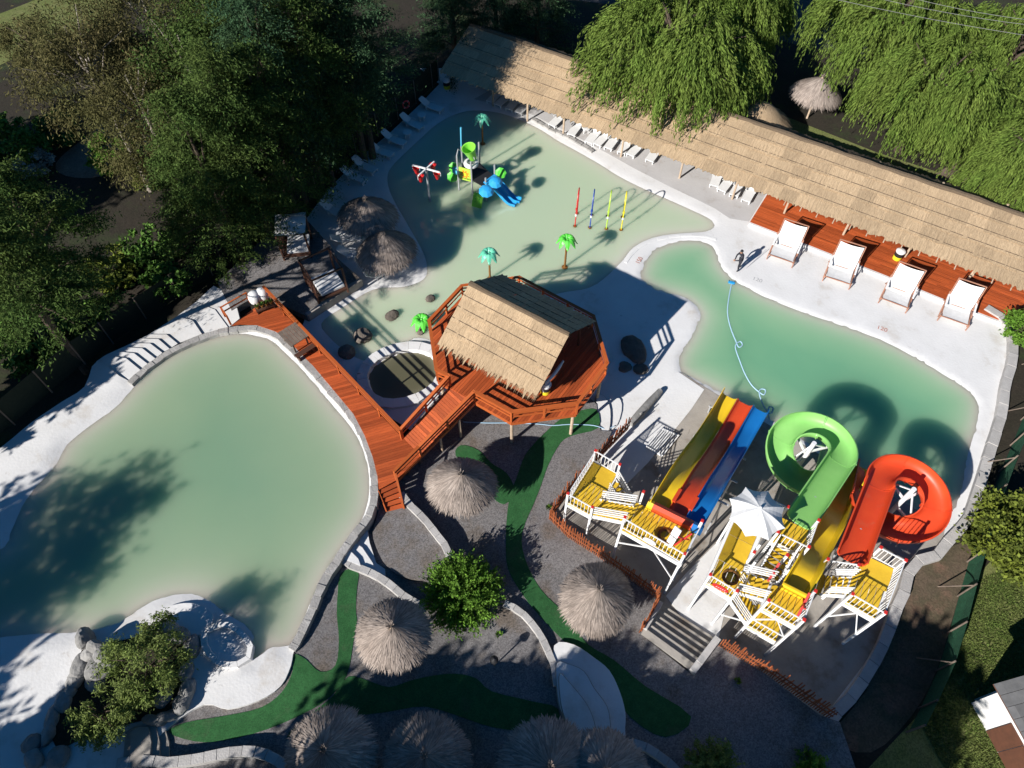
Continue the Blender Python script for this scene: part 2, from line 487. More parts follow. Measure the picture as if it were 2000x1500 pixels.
def grow(poly, r):
    """polygon moved outwards by r"""
    p = [Vector((a[0], a[1])) for a in poly]; n = len(p)
    ar = sum(p[i].x * p[(i + 1) % n].y - p[(i + 1) % n].x * p[i].y for i in range(n))
    sg = 1 if ar > 0 else -1; out = []
    for i in range(n):
        d = (p[(i + 1) % n] - p[i - 1]).normalized()
        out.append(p[i] + Vector((d.y, -d.x)) * r * sg)
    return out
def sheet(name, poly, zf, mat, step=.5, holes=(), parent=None, depth=None, skirt=0.):
    """Ground sheet: filled outline with inner grid points, heights from zf(X, Y) on arrays."""
    poly = xy(poly); hl = [xy(h) for h in holes]
    xs = [p.x for p in poly]; ys = [p.y for p in poly]
    gx, gy = np.meshgrid(np.arange(min(xs), max(xs), step), np.arange(min(ys), max(ys), step))
    rs = np.random.RandomState(5)
    gx = gx + rs.uniform(-.2, .2, gx.shape) * step; gy = gy + rs.uniform(-.2, .2, gy.shape) * step
    ok = sdist(poly, gx, gy) > step * .35
    for h in hl: ok &= sdist(h, gx, gy) < -step * .35
    pts = list(poly); edges = [(i, (i + 1) % len(poly)) for i in range(len(poly))]
    for h in hl:
        n = len(pts); pts += h; edges += [(n + i, n + (i + 1) % len(h)) for i in range(len(h))]
    pts = pts + [Vector((a, b)) for a, b in zip(gx[ok], gy[ok])]
    r = delaunay_2d_cdt(pts, edges, [], 0, 1e-5)
    V, Fc = r[0], r[2]
    X = np.array([v.x for v in V]); Y = np.array([v.y for v in V])
    F = np.array([f for f in Fc if len(f) == 3], dtype=np.int32)
    cx, cy = X[F].mean(1), Y[F].mean(1)
    keep = inside(poly, cx, cy)
    for h in hl: keep &= ~inside(h, cx, cy)
    F = F[keep]
    a = (X[F[:, 1]] - X[F[:, 0]]) * (Y[F[:, 2]] - Y[F[:, 0]]) - (X[F[:, 2]] - X[F[:, 0]]) * (Y[F[:, 1]] - Y[F[:, 0]])
    F[a < 0] = F[a < 0][:, ::-1]
    Z = zf(X, Y) if callable(zf) else np.full(X.shape, float(zf))
    VV = np.stack([X, Y, Z], 1); n_top = len(F)
    if skirt:
        n = len(poly); b0 = len(VV)
        VV = np.concatenate([VV, np.stack([X[:n], Y[:n], Z[:n] - skirt], 1), VV[:n]]); t0 = b0 + n
        ar = sum(poly[i].x * poly[(i + 1) % n].y - poly[(i + 1) % n].x * poly[i].y for i in range(n))
        S = []
        for i in range(n):
            j = (i + 1) % n
            S += [(t0 + i, b0 + i, b0 + j), (t0 + i, b0 + j, t0 + j)] if ar > 0 else [(t0 + i, b0 + j, b0 + i), (t0 + i, t0 + j, b0 + j)]
        F = np.concatenate([F, np.array(S, dtype=np.int32)])
    o3 = off(parent)
    VV = VV - np.array([o3.x, o3.y, o3.z])
    me = from_arrays(name, VV, F)
    me.polygons.foreach_set('use_smooth', [True] * n_top + [False] * (len(me.polygons) - n_top))
    if depth is not None:
        at = me.attributes.new('depth', 'FLOAT', 'POINT'); at.data.foreach_set('value', depth(X, Y).astype(np.float32))
    return link(name, me, mat, parent)
gv = np.vectorize(g)
# ============================================================ THE SETTING
def pts(lst, z=0.0): return [P(a, b, z) for a, b in lst]
GZ = .05
SH_D = Vector((.849, -.528, 0)); SH_N = Vector((.528, .849, 0))       # along the long shelter / away from the pools
SH_0 = Vector((-4.98, 49.96, 0))                                       # left end of its front eave

kids = smooth_path(pts([(960,218),(1000,228),(1050,250),(1090,275),(1130,297),(1170,320),(1210,345),(1260,370),(1310,392),(1350,410),(1385,427),
    (1396,441),(1380,452),(1340,455),(1300,459),(1265,468),(1235,485),(1217,508),(1203,522),(1188,537),(1165,555),(1140,565),(1100,571),(1050,585),
    (990,605),(930,640),(880,680),(850,668),(810,660),(770,690),(720,705),(680,690),(640,655),(628,630),(670,600),(730,565),(790,560),(828,545),(834,520),
    (825,490),(800,445),(775,402),(760,370),(757,342),(768,322),(790,300),(820,272),(850,245),(885,225),(920,216)]), 4, True)
right = smooth_path(pts([(1253,535),(1262,510),(1280,488),(1312,475),(1350,470),(1388,478),(1400,498),(1407,520),(1430,545),(1460,563),(1500,583),(1560,607),
    (1620,628),(1690,652),(1740,673),(1790,700),(1840,730),(1880,755),(1905,778),(1911,805),(1903,845),(1888,895),(1880,940),(1868,980),(1843,1022),
    (1800,1005),(1740,968),(1680,930),(1600,880),(1520,828),(1450,790),(1400,762),(1362,742),(1335,728),(1326,710),(1332,688),(1350,660),(1364,632),
    (1369,612),(1355,592),(1330,578),(1300,570),(1275,560),(1258,549)]), 4, True)
round_pool = smooth_path(pts([(720,735),(735,712),(765,695),(800,688),(832,692),(848,705),(854,728),(845,750),(820,768),(785,780),(750,780),(727,765)]), 4, True)
shelter_back = [SH_0 + SH_D * 46 + SH_N * 5.2, SH_0 - SH_D * .3 + SH_N * 5.2]
poolside_poly = pts([(590,440),(640,372),(700,312),(760,262),(820,205),(858,165)]) + [Vector((-7.5,54.5,0))] + [shelter_back[1], shelter_back[0]] + \
    [SH_0 + SH_D * 46 - SH_N * 3.0] + pts([(1990,628),(1982,660),(1978,705),(1966,752),(1958,805),(1943,855),(1928,905),(1912,955),(1897,1005),(1880,1035),(1858,1062),(1838,1085),
    (1792,1098),(1775,1118),(1768,1150),(1748,1190),(1730,1240),(1705,1290),(1672,1340),(1632,1388),(1605,1410),(1540,1360),(1480,1315),(1400,1270),(1345,1325),(1245,1252),
    (1285,1180),(1230,1140),(1150,1090),(1068,1015),(1080,985),(1130,920),(1180,850),(1150,840),(1000,830),(900,850),(800,840),(720,790),(640,700),(590,640),(600,612),(700,548),(650,500),(610,470)])
def z_poolside(X, Y):
    dk, dr, dp = sdist(kids, X, Y), sdist(right, X, Y), sdist(round_pool, X, Y)
    z = np.full(X.shape, GZ)
    z = np.where(dk > -.5, np.minimum(z, -np.minimum(dk * .16, .42)), z)
    z = np.where(dr > -.3, np.minimum(z, -np.minimum(dr * .42, 1.3)), z)
    z = np.where(dp > -.1, np.minimum(z, -np.minimum(dp * .8, .5)), z)
    b = sdist(poolside_poly, X, Y)
    return np.where(np.abs(b) < .05, GZ, z)
big = [Vector(p) for p in ((-260,-130,0),(260,-130,0),(260,420,0),(-260,420,0))]
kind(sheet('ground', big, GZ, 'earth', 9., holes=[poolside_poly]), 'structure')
kind(sheet('pool_deck', poolside_poly, z_poolside, 'concrete_white', .33), 'structure')
def water(name, poly, zf, lev, mat, r):
    w = sheet(name, grow(poly, r), lev, mat, .45, depth=lambda X, Y: np.maximum(lev - zf(X, Y), 0))
    kind(w, 'structure'); return w
water('kids_pool_water', kids, z_poolside, 0., 'water_kids', .12)
water('slide_pool_water', right, z_poolside, 0., 'water_right', .1)
water('round_pool_water', round_pool, z_poolside, -.04, 'water_round', .04)
kind(sheet('round_pool_floor', grow(round_pool, -.1), lambda X, Y: z_poolside(X, Y) + .015, 'pool_floor_dark', .4), 'structure')

# ---- left pool: raised basin and its white terrace
LZ = 1.2
left = smooth_path(pts([(500,655),(530,664),(560,690),(590,720),(620,755),(660,802),(695,847),(714,890),(722,930),(721,970),(711,1008),(690,1040),(665,1075),
    (640,1110),(620,1150),(604,1185),(588,1225),(566,1262),(530,1266),(495,1290),(480,1270),(495,1245),(470,1215),(440,1200),(410,1175),(375,1162),(330,1165),(285,1182),(230,1218),
    (150,1236),(60,1240),(-60,1245),(-150,1200),(-130,1140),(-60,1100),(8,1068),(20,1040),(45,985),(70,950),(105,912),(132,866),(175,832),(225,795),(255,762),(290,727),(335,692),(380,669),(430,656),(470,651)], LZ), 4, True)
rim_in = left[:17 * 4 + 1]
left_poly = pts([(450,641),(500,637),(540,650),(572,677),(612,718),(652,765),(692,812),(717,857),(734,910),(737,960),(730,1000),(714,1026),(690,1056),(662,1100),
    (640,1132),(616,1190),(592,1240),(574,1268),(568,1300),(548,1340),(505,1368),(445,1385),(398,1376),(330,1420),(250,1500),(200,1560),(-300,1560),(-600,1300),(-300,1050),(-90,935),
    (0,875),(60,826),(120,785),(165,755),(190,705),(255,745),(300,705),(345,678),(400,655)], LZ + .15)
def z_left(X, Y):
    d = sdist(left, X, Y)
    return np.where(d > -.6, np.minimum(LZ + .15, LZ - np.clip(d * np.where(d < 0, .25, .16), -.15, .95)), LZ + .15)
left_poly = smooth_path(left_poly, 3, True)
lt = kind(sheet('pool_terrace', left_poly, z_left, 'concrete_white', .35, skirt=1.3), 'structure')
kind(sheet('left_pool_water', grow(left, .35), LZ, 'water_left', .5, depth=lambda X, Y: np.maximum(LZ - z_left(X, Y), 0)), 'structure')

# ---- gravel garden with artificial-turf paths
gravel_poly = pts([(790,850),(860,765),(930,735),(1060,745),(1150,770),(1166,785),(1168,805),(1174,836),(1196,838),(1178,872),(1140,918),(1100,963),(1074,1000),(1080,1018),(1150,1070),
    (1240,1128),(1287,1165),(1283,1190),(1254,1236)], .6) + pts([(1254,1240),(1352,1318),(1400,1258),(1490,1312),(1600,1396),(1640,1410)], .9) + \
    [Vector((15.5,-9,0)), Vector((-16,-9,0))] + pts([(200,1500),(330,1410),(390,1362),(440,1368),(495,1352),(535,1328),(555,1300),(562,1270)], 1.2) + \
    pts([(594,1240),(618,1192),(643,1134),(664,1102),(693,1058),(717,1030),(733,1003),(738,965),(735,925),(760,885)], .9)
kind(sheet('gravel_ground', gravel_poly, lambda X, Y: gv(X, Y), 'gravel', .6, skirt=1.0), 'structure')
def turf(path, dz=.02):
    poly = [T(a, b) for a, b in path]
    return kind(sheet('turf_path', smooth_path(poly, 3, True), lambda X, Y: gv(X, Y) + dz, 'turf', .4, skirt=.03), 'structure')
turf([(680,1112),(700,1118),(697,1150),(695,1190),(697,1215),(690,1255),(677,1320),(640,1365),(590,1395),(520,1425),(440,1446),(380,1448),(330,1430),(360,1412),(440,1398),(510,1382),
      (552,1350),(572,1310),(574,1278),(598,1288),(625,1312),(655,1300),(662,1250),(658,1200),(660,1155),(664,1125)])
turf([(680,1322),(720,1330),(760,1342),(800,1330),(845,1320),(890,1316),(930,1325),(960,1350),(1040,1370),(1090,1385),(1085,1440),(1030,1430),(960,1420),(900,1400),(830,1380),(760,1390),(690,1400),(630,1420),(560,1440),(600,1400),(650,1360)], .026)
turf([(1165,800),(1168,836),(1120,850),(1095,865),(1070,910),(1056,950),(1042,985),(1020,1040),(1025,1090),(1055,1150),(1100,1195),(1122,1225),(1150,1260),(1200,1290),(1260,1340),(1350,1400),(1300,1440),(1230,1400),
      (1180,1330),(1120,1270),(1060,1210),(1020,1160),(992,1110),(988,1060),(990,1010),(996,970),(1010,930),(1025,890),(1045,865),(1070,840),(1100,815),(1130,803)], .02)
turf([(900,870),(935,880),(960,905),(990,925),(1005,960),(985,985),(955,965),(925,920),(890,890)], .03)
ter_poly = [P(a, b, .9) for a, b in [(741,965),(757,990),(786,982),(812,985),(840,1012),(865,1050),(880,1082),(860,1110),(830,1130),(790,1128),(755,1105),(735,1070),(728,1040),(737,1005)]]
kind(sheet('gravel_terrace', smooth_path(ter_poly, 3, True), .9, 'gravel', .6, skirt=.6), 'structure')
cab_poly = pts([(425,552),(470,505),(530,452),(600,430),(645,480),(660,505),(705,545),(600,618),(540,590),(525,572),(505,575),(452,606)], .55)
kind(sheet('cabana_terrace', cab_poly, .55, 'gravel', .6, skirt=.7), 'structure')
kind(sheet('lawn', [P(a, b, .06) for a, b in [(1905,1130),(2080,930),(2600,900),(2500,1900),(1750,1900),(1640,1560),(1790,1400),(1850,1270)]], GZ + .012, 'lawn', 1.5), 'structure')
kind(sheet('back_lawn', [SH_0 + SH_D * 12 + SH_N * 5.25, SH_0 + SH_D * 50 + SH_N * 5.25, SH_0 + SH_D * 50 + SH_N * 12, SH_0 + SH_D * 30 + SH_N * 11.5, SH_0 + SH_D * 12 + SH_N * 13.0], GZ + .012, 'lawn', 1.5), 'structure')
kind(sheet('far_lawn', smooth_path(pts([(-60,60),(60,5),(150,-40),(250,-20),(190,60),(120,85),(40,110),(-40,140)]), 3, True), GZ + .02, 'lawn', 1.5), 'structure')
kind(sheet('dirt_clearing', smooth_path(pts([(110,320),(160,275),(230,225),(300,230),(330,265),(250,300),(200,345),(130,345)]), 3, True), GZ + .015, 'dirt', 1.5), 'structure')
kind(sheet('dirt_patch', smooth_path(pts([(1815,350),(1880,315),(1925,330),(1920,380),(1880,390),(1830,372)]), 3, True), GZ + .03, 'dirt', 1.5), 'structure')
kind(sheet('road', [Vector((-30,74,0)), Vector((10,64,0)), Vector((70,38,0)), Vector((75,48,0)), Vector((14,74,0)), Vector((-28,86,0))], GZ + .008, 'asphalt', 3.), 'structure')
kind(sheet('soil_strip', smooth_path(pts([(1798,1104),(1862,1066),(1905,1062),(1882,1130),(1857,1215),(1828,1310),(1778,1400),(1700,1470),(1625,1440),(1690,1350),(1735,1250),(1774,1160)]), 3, True), GZ + .02, 'soil', .8), 'structure')
kind(sheet('slide_yard', pts([(1225,800),(1330,728),(1395,768),(1500,830),(1680,935),(1845,1028),(1838,1085),(1775,1118),(1730,1240),(1605,1405),(1405,1268),(1345,1320),(1250,1250),(1288,1178),(1150,1086),(1075,1015),(1130,925)]), GZ + .006, 'concrete_grey', 1.), 'structure')
kind(sheet('shelter_patio', pts([(925,195),(985,208),(1040,226),(1090,250),(1140,276),(1190,303),(1240,331),(1300,362),(1350,386),(1395,408),(1425,428),(1462,434)]) + [P(1500,372) + SH_N * 1.0, SH_0 + SH_N * 3.2 + SH_D * 2]
    , GZ + .01, 'concrete_patio', 1.), 'structure')
kind(sheet('slide_landing', pts([(1210,790),(1240,760),(1325,728),(1375,762),(1350,800),(1310,850),(1265,905),(1225,945),(1190,920),(1170,905)]), GZ + .03, 'concrete_white', 1., skirt=.03), 'structure')
kind(sheet('yard_apron', pts([(1300,1165),(1340,1120),(1400,1060),(1440,1030),(1480,1060),(1430,1130),(1400,1260),(1345,1225)]), GZ + .03, 'concrete_white', 1., skirt=.03), 'structure')

# ---- bands of stone: rims, kerbs and garden walls, stone by stone
def resample(path, seg):
    path = [Vector(p) for p in path]; out = [path[0]]; acc = 0.
    for a, b in zip(path, path[1:]):
        L = (b - a).length; t = 0.
        while acc + L - t >= seg:
            t += seg - acc; acc = 0.; out.append(a.lerp(b, t / L))
        acc += L - t
    if (out[-1] - path[-1]).length > seg * .3: out.append(path[-1])
    return out
def band(name, label, cat, path, w, base, h, mat, seg=.55, side=0., jit=.03, gap=.012, seed=1, group=None, h_j=.02):
    """side: 0 centred, 1 all to the left of the path; base: number or function of a point"""
    rn = random.Random(seed)
    q = resample(path, seg)
    t = thing(name, label, cat, q[0], group)
    nrm = []
    for i in range(len(q)):
        d = (q[min(i + 1, len(q) - 1)] - q[max(i - 1, 0)]); d.z = 0; d.normalize()
        nrm.append(Vector((-d.y, d.x, 0)))
    for i in range(len(q) - 1):
        a, b = q[i], q[i + 1]; d = (b - a).normalized() * gap
        l0, l1 = (side - 1) / 2 * w, (side + 1) / 2 * w
        j = [rn.uniform(-jit, jit) for _ in range(4)]
        poly = [a + d + nrm[i] * (l0 + j[0]), b - d + nrm[i + 1] * (l0 + j[1]), b - d + nrm[i + 1] * (l1 + j[2]), a + d + nrm[i] * (l1 + j[3])]
        zb = base(a) if callable(base) else base
        hh = h + rn.uniform(-h_j, h_j)
        top = [p.lerp(sum(poly, Vector()) / 4, .03) for p in poly]
        bb = B()
        v = [(p.x, p.y, zb) for p in poly] + [(p.x, p.y, zb + hh - .03) for p in poly] + [(p.x, p.y, zb + hh + rn.uniform(-.008, .008)) for p in top]
        bb.add(v, [(0,3,2,1),(8,9,10,11)] + [(k, (k + 1) % 4, 4 + (k + 1) % 4, 4 + k) for k in range(4)] + [(4 + k, 4 + (k + 1) % 4, 8 + (k + 1) % 4, 8 + k) for k in range(4)])
        bb.build('stone', mat, t)
    return t
rim_path = smooth_path(pts([(253,748),(300,708),(345,681),(400,657),(450,644),(500,641),(540,655),(570,681),(609,722),(649,768),(688,814),(712,858),(729,910),(731,962),(724,1000),(708,1026),(684,1056),(656,1100),
                    (634,1132),(610,1190),(587,1240),(569,1268)], LZ + .2), 4)
band('pool_rim_wall', 'pale stone rim curving round the large left pool beside the orange boardwalk', 'pool rim', rim_path, .38, .15, LZ + .08, 'stone', .55, 0, .035, .0)
band('kerb_wall', 'pale kerb wall of cut blocks curving round the right end of the slide pool', 'kerb wall',
     smooth_path(pts([(1926,600),(1955,618),(1975,640),(1980,670),(1976,710),(1964,752),(1957,805),(1942,855),(1927,905),(1911,955),(1897,1000),(1883,1025),(1865,1042),(1848,1062),(1838,1080),(1815,1090),(1790,1096),
                      (1776,1112),(1770,1145),(1750,1190),(1733,1240),(1712,1285),(1682,1335),(1645,1382),(1615,1405),(1606,1440)], .3), 4), .5, 0., .38, 'kerb', 1.0, 0, .015, .006)
gb = lambda p: g(p.x, p.y) - .25
band('garden_wall', 'low white garden wall beside the wooden stairs and the gravel terrace', 'garden wall', smooth_path([P(a, b, 1.15) for a, b in [(783,962),(800,985),(825,1008),(850,1040),(868,1062),(880,1090)]], 5), .34, .2, .92, 'kerb', .5, 0, .012, .002)
band('garden_wall', 'low white garden wall ending under the bright green bush', 'garden wall', smooth_path([P(a, b, 1.2) for a, b in [(668,1092),(690,1105),(725,1118),(760,1140),(795,1168),(830,1185)]], 5), .34, .3, .92, 'kerb', .5, 0, .012, .002)
band('garden_wall', 'low pale wall running from the green bush to the shaded leaf-shaped steps', 'garden wall', smooth_path([T(a, b, .2) for a, b in [(985,1178),(1010,1190),(1035,1212),(1055,1240),(1070,1270),(1082,1300),(1088,1340)]], 5), .3, gb, .5, 'kerb', .5, 0, .012, .002)
band('garden_wall', 'white bottom garden wall curving left of the big thatched parasol', 'garden wall', smooth_path([T(a, b, .3) for a, b in [(230,1492),(290,1486),(330,1490),(380,1484),(440,1472),(490,1468),(530,1478),(560,1500)]], 5), .4, gb, .7, 'kerb', .5, 0, .012, .002)
band('garden_wall', 'shaded garden wall below the leaf-shaped steps at the bottom', 'garden wall', smooth_path([T(a, b, .2) for a, b in [(1215,1455),(1245,1453),(1275,1468),(1300,1485),(1325,1510)]], 5), .35, gb, .55, 'kerb', .5, 0, .012, .002)
band('retaining_wall', 'straight grey retaining wall below the cabana terrace', 'retaining wall', pts([(598,614),(705,545)], .6), .25, -.1, .72, 'concrete_grey', 1.2, 0, .004, .004)
band('pool_divider', 'pale curved kerb between the kids pool and the slide pool', 'kerb', smooth_path(pts([(1222,512),(1240,489),(1268,472),(1302,463),(1342,459),(1382,461),(1402,468)], .1), 5), .18, -.1, .172, 'concrete_white', .8, 0, .002, .0005, h_j=.002)
band('poolside_kerb', 'low grey stone kerb along the kids pool under the long shelter', 'kerb', smooth_path(pts([(1040,232),(1075,252),(1110,268),(1140,285),(1158,297)], .1), 5), .3, -.02, .2, 'stone', .6, 0, .03, .01)

rp_ = grow(round_pool, .34)
band('round_pool_kerb', 'broad white raised kerb round the small dark round pool', 'pool kerb', [Vector((p.x, p.y, .2)) for p in rp_] + [Vector((rp_[0].x, rp_[0].y, .2))], .62, -.15, .38, 'concrete_white', .7, 0, .006, .0005, h_j=.004)
# ---- steps
def steps(name, label, rows, mat, group=None, cat='steps', edge_shade=False):
    """rows: list of (polygon points, top height, thickness)"""
    t = thing(name, label, cat, Vector((rows[0][0][0].x, rows[0][0][0].y, 0)), group)
    for i_, (poly, z, th) in enumerate(rows):
        s_ = B().prism([(p.x, p.y) for p in poly], z - th, z).build('step', mat, t)
        if edge_shade and i_: B().prism([(p.x, p.y) for p in grow(poly, .035)], z - th, z - .035).build('riser_shade', 'concrete_grey', s_)  # darker grey band below each upper step edge paints in its shadow line
    return t
rimS = [(253,745),(276,724),(290,712),(303,700),(317,689),(331,681),(347,671),(394,652),(446,640)]
fenS = [(188,706),(205,694),(222,686),(240,678),(257,670),(275,661),(291,653),(345,618),(382,590)]
rows = []
for i in range(8):
    z = LZ + .15 - .1 * (i + 1)
    mid = [(rimS[i + 1][0] * .45 + fenS[i + 1][0] * .55 + 9, rimS[i + 1][1] * .45 + fenS[i + 1][1] * .55 - 8)]
    rows.append(([P(*q, z) for q in [rimS[i], rimS[i + 1]] + mid + [fenS[i + 1], fenS[i]]], z, z))
rows.append(([P(*q, .5) for q in [(446,640),(468,622),(462,598),(445,572),(417,558),(382,590)]], .5, .5))
steps('pool_steps', 'white concrete steps going down between the left pool rim and the dark fence', rows, 'concrete_white')
for k, (lab, rr) in enumerate([('upper', None)]):
    pass
# straight stair of the slide yard
a0, a1 = P(1288,1178,.1), P(1400,1250,.1); b0, b1 = P(1252,1238,.9), P(1352,1312,.9)
n = 6; rows = []
for i in range(n):
    t0, t1 = i / n, (i + 1) / n; z = .05 + (.9 - .05) * (i + 1) / n
    rows.append(([a0.lerp(b0, t0), a0.lerp(b0, t1), a1.lerp(b1, t1), a1.lerp(b1, t0)], z, z + .05))
steps('yard_stair', 'straight concrete stair between the picket fences at the slide yard', rows, 'concrete_grey')
band('stair_wall', 'orange-sided pale stair wall on the right of the slide yard stair', 'stair wall', [P(1402,1246,1.1), P(1352,1312,1.1)], .3, 0., 1.25, 'kerb', 1.5, 0, .003, .002)
band('stair_wall', 'pale stair wall on the left of the slide yard stair', 'stair wall', [P(1290,1175,1.0), P(1250,1240,1.0)], .28, 0., 1.1, 'kerb', 1.5, 0, .003, .002)
# leaf shaped steps
leaf = [[(1082,1262),(1120,1260),(1160,1285),(1190,1310),(1210,1350),(1221,1390),(1221,1420),(1215,1452),(1150,1448),(1120,1430),(1095,1385),(1086,1340)],
        [(1088,1296),(1110,1298),(1140,1312),(1160,1345),(1185,1380),(1192,1420),(1190,1448),(1150,1448),(1120,1430),(1095,1385),(1088,1340)],
        [(1094,1316),(1108,1330),(1130,1355),(1148,1380),(1160,1410),(1164,1445),(1140,1444),(1118,1428),(1100,1390),(1093,1345)]]
steps('leaf_steps', 'shaded white leaf-shaped steps in three levels at the bottom', [(smooth_path([T(*q, .1 + .15 * k) for q in l], 3, True), g(T(1150,1380).x, T(1150,1380).y) + .1 + .15 * k, .2 + .15 * k) for k, l in enumerate(leaf)], 'concrete_white', edge_shade=True)
fan = [[(664,1092),(700,1045),(715,1020),(722,1060),(735,1100),(752,1112),(753,1130),(720,1122),(690,1108)],
       [(664,1090),(690,1058),(708,1070),(728,1100),(735,1118),(700,1108)], [(664,1090),(680,1072),(700,1092),(705,1106)]]
steps('fan_steps', 'small white fan-shaped steps against the outside of the left pool rim', [([P(*q, .9 + .14 * k) for q in l], .95 + .14 * k, .5) for k, l in enumerate(fan)], 'concrete_white')
grot = [[(230,1500),(232,1440),(250,1425),(320,1415),(330,1450),(330,1500)],[(240,1500),(245,1430),(262,1420),(305,1418),(312,1450),(310,1500)],[(255,1500),(255,1430),(270,1420),(290,1420),(296,1450),(290,1500)]]
steps('garden_steps', 'dark curved steps below the rock garden at the bottom left', [([P(*q, 1.3 + .12 * k) for q in l], 1.3 + .14 * k, .4) for k, l in enumerate(grot)], 'concrete_grey')
white = [[(1165,770),(1200,770),(1215,790),(1205,830),(1180,845),(1172,830),(1167,800)],[(1165,772),(1182,775),(1192,800),(1190,838),(1178,842),(1170,820)]]
steps('curved_steps', 'white curved steps beside the octagonal platform casting two shadow stripes', [(smooth_path([P(*q, .2 + .12 * k) for q in l], 3, True), .17 + .13 * k, .2 + .12 * k) for k, l in enumerate(white)], 'concrete_white', edge_shade=True)
# beach features of the left pool
steps('beach_dais', 'round white concrete beach platform at the bottom of the left pool', [(smooth_path([P(*q, 1.4) for q in [(330,1185),(370,1178),(405,1190),(416,1210),(400,1235),(360,1245),(320,1230),(312,1205)]], 4, True), 1.42, .3)], 'concrete_white', cat='platform')
ring = smooth_path([P(*q, 1.4) for q in [(405,1232),(440,1220),(470,1235),(490,1262),(487,1285),(460,1300),(430,1296),(408,1275),(398,1250)]], 5, True)
band('basin_ring', 'white ring wall of the small round basin beside the rock garden', 'basin', ring + [ring[0]], .25, 1.0, .55, 'concrete_white', .5, 0, .005, .0005, h_j=.004)
# ============================================================ TIMBER: boardwalk, octagon, shelter
def clip(poly, n, c):
    """keep the side where n.p <= c"""
    out = []
    for i in range(len(poly)):
        a, b = poly[i - 1], poly[i]; da, db = n.dot(a) - c, n.dot(b) - c
        if (da <= 0) != (db <= 0): out.append(a.lerp(b, da / (da - db)))
        if db <= 0: out.append(b)
    return out
def planks(poly, az, w, z, th, mat, parent, gap=.012, cut=None, seed=0, name='plank', zf=None, jit=.003):
    poly = [Vector((p[0], p[1])) for p in poly]; rn = random.Random(seed)
    d = Vector((math.cos(az), math.sin(az))); nn = Vector((-d.y, d.x))
    t0, t1 = min(nn.dot(p) for p in poly), max(nn.dot(p) for p in poly)
    k = 0
    t = t0
    while t < t1:
        q = clip(clip(poly, nn, t + w - gap), -nn, -t - gap * .0)
        segs = [q]
        if cut and len(q) > 2:
            s0, s1 = min(d.dot(p) for p in q), max(d.dot(p) for p in q)
            segs = []; s = s0 - rn.uniform(0, cut * .8)
            while s < s1:
                r = clip(clip(q, d, s + cut - .006), -d, -s)
                if len(r) > 2: segs.append(r)
                s += cut
        for r in segs:
            if len(r) < 3: continue
            area = abs(sum(r[i].x * r[i - 1].y - r[i - 1].x * r[i].y for i in range(len(r)))) / 2
            if area < .01: continue
            c = sum(r, Vector((0, 0))) / len(r)
            zc = (zf(c.x, c.y) if zf else z) + rn.uniform(-jit, jit)
            loc = [((p - c).dot(d), (p - c).dot(nn)) for p in r]
            zs = [(zf(p.x, p.y) if zf else z) - (zf(c.x, c.y) if zf else z) for p in r]
            b = B().prism(loc, [a - th for a in zs], zs)
            me = bpy.data.meshes.new(name); me.from_pydata(b.v, [], b.f); me.update()
            o = link(name, me, mat, parent)
            o.location = Vector((c.x, c.y, zc)) - off(parent); o.rotation_euler = (0, 0, az)
            k += 1
        t += w
    return k
def railing(parent, path, h=.95, mat='railwood', post=.1, rails=(.45, .72), cap=.16, spacing=1.7, low=0.):
    """path: points on the deck surface; posts, rails and a flat handrail are parts of the parent"""
    for a, b in zip(path, path[1:]):
        a, b = Vector(a), Vector(b); L = (b - a).length
        n = max(1, round(L / spacing))
        for i in range(n + 1):
            p = a.lerp(b, i / n)
            if i == n and b is not path[-1] and (Vector(path[-1]) - b).length > .01: continue
            piece('post', mat, parent, p + Vector((0, 0, (h - low) / 2 - .02)), (post, post, h + low - .02), rz=math.atan2((b - a).y, (b - a).x))
        d = (b - a).normalized() * post * .5
        for r in rails:
            barpiece('rail', mat, parent, a + Vector((0, 0, r)), b + Vector((0, 0, r)), .035, .09)
        barpiece('handrail', mat, parent, a - d + Vector((0, 0, h + .012)), b + d + Vector((0, 0, h + .012)), cap, .04)

# ---- boardwalk beside the left pool
BZ = 1.46
bw = thing('boardwalk', 'long orange timber boardwalk curving along the left pool', 'boardwalk', P(600, 720, .2))
bw_poly = pts([(452,636),(525,580),(787,856),(822,890),(775,937),(740,956),(737,930),(728,893),(712,850),(690,808),(651,761),(612,715),(572,674),(541,648),(500,634),(470,633)], BZ)
planks(bw_poly, R(19), .155, BZ, .05, 'deckwood', bw, gap=.014, seed=3)
edge = [P(525,580,BZ), P(787,856,BZ)]
dn = (edge[1] - edge[0]).normalized(); nr = Vector((dn.y, -dn.x, 0)) * -1
railing(bw, [edge[0] - nr * .06, edge[1] - nr * .06], .95, spacing=1.9)
lower = [P(822,890,BZ), P(775,937,BZ)]
railing(bw, [lower[0] + Vector((0, 0, 0)), lower[1]], .95, spacing=1.6)
railing(bw, [P(450,636,BZ) + Vector((0, .1, 0)), P(440,618,BZ)], .8, spacing=1.2, cap=.08)
railing(bw, [P(440,618,BZ), P(488,590,BZ)], .8, spacing=1.6, cap=.08, rails=(.4,))
for a, b in ((edge[0], edge[1]), (edge[1], lower[0]), (lower[0], lower[1])):
    barpiece('fascia', 'railwood', bw, a + Vector((0, 0, -.17)), b + Vector((0, 0, -.17)), .05, .22)
for i in range(7):
    p = edge[0].lerp(edge[1], (i + .3) / 7) + Vector((-.15, -.15, 0))
    piece('support_post', 'greywood', bw, Vector((p.x, p.y, .65)), (.14, .14, 1.4))
for q in (lower[0], lower[1], lower[0].lerp(lower[1], .5)):
    piece('support_post', 'greywood', bw, Vector((q.x - .15, q.y + .1, .8)), (.14, .14, 1.2))
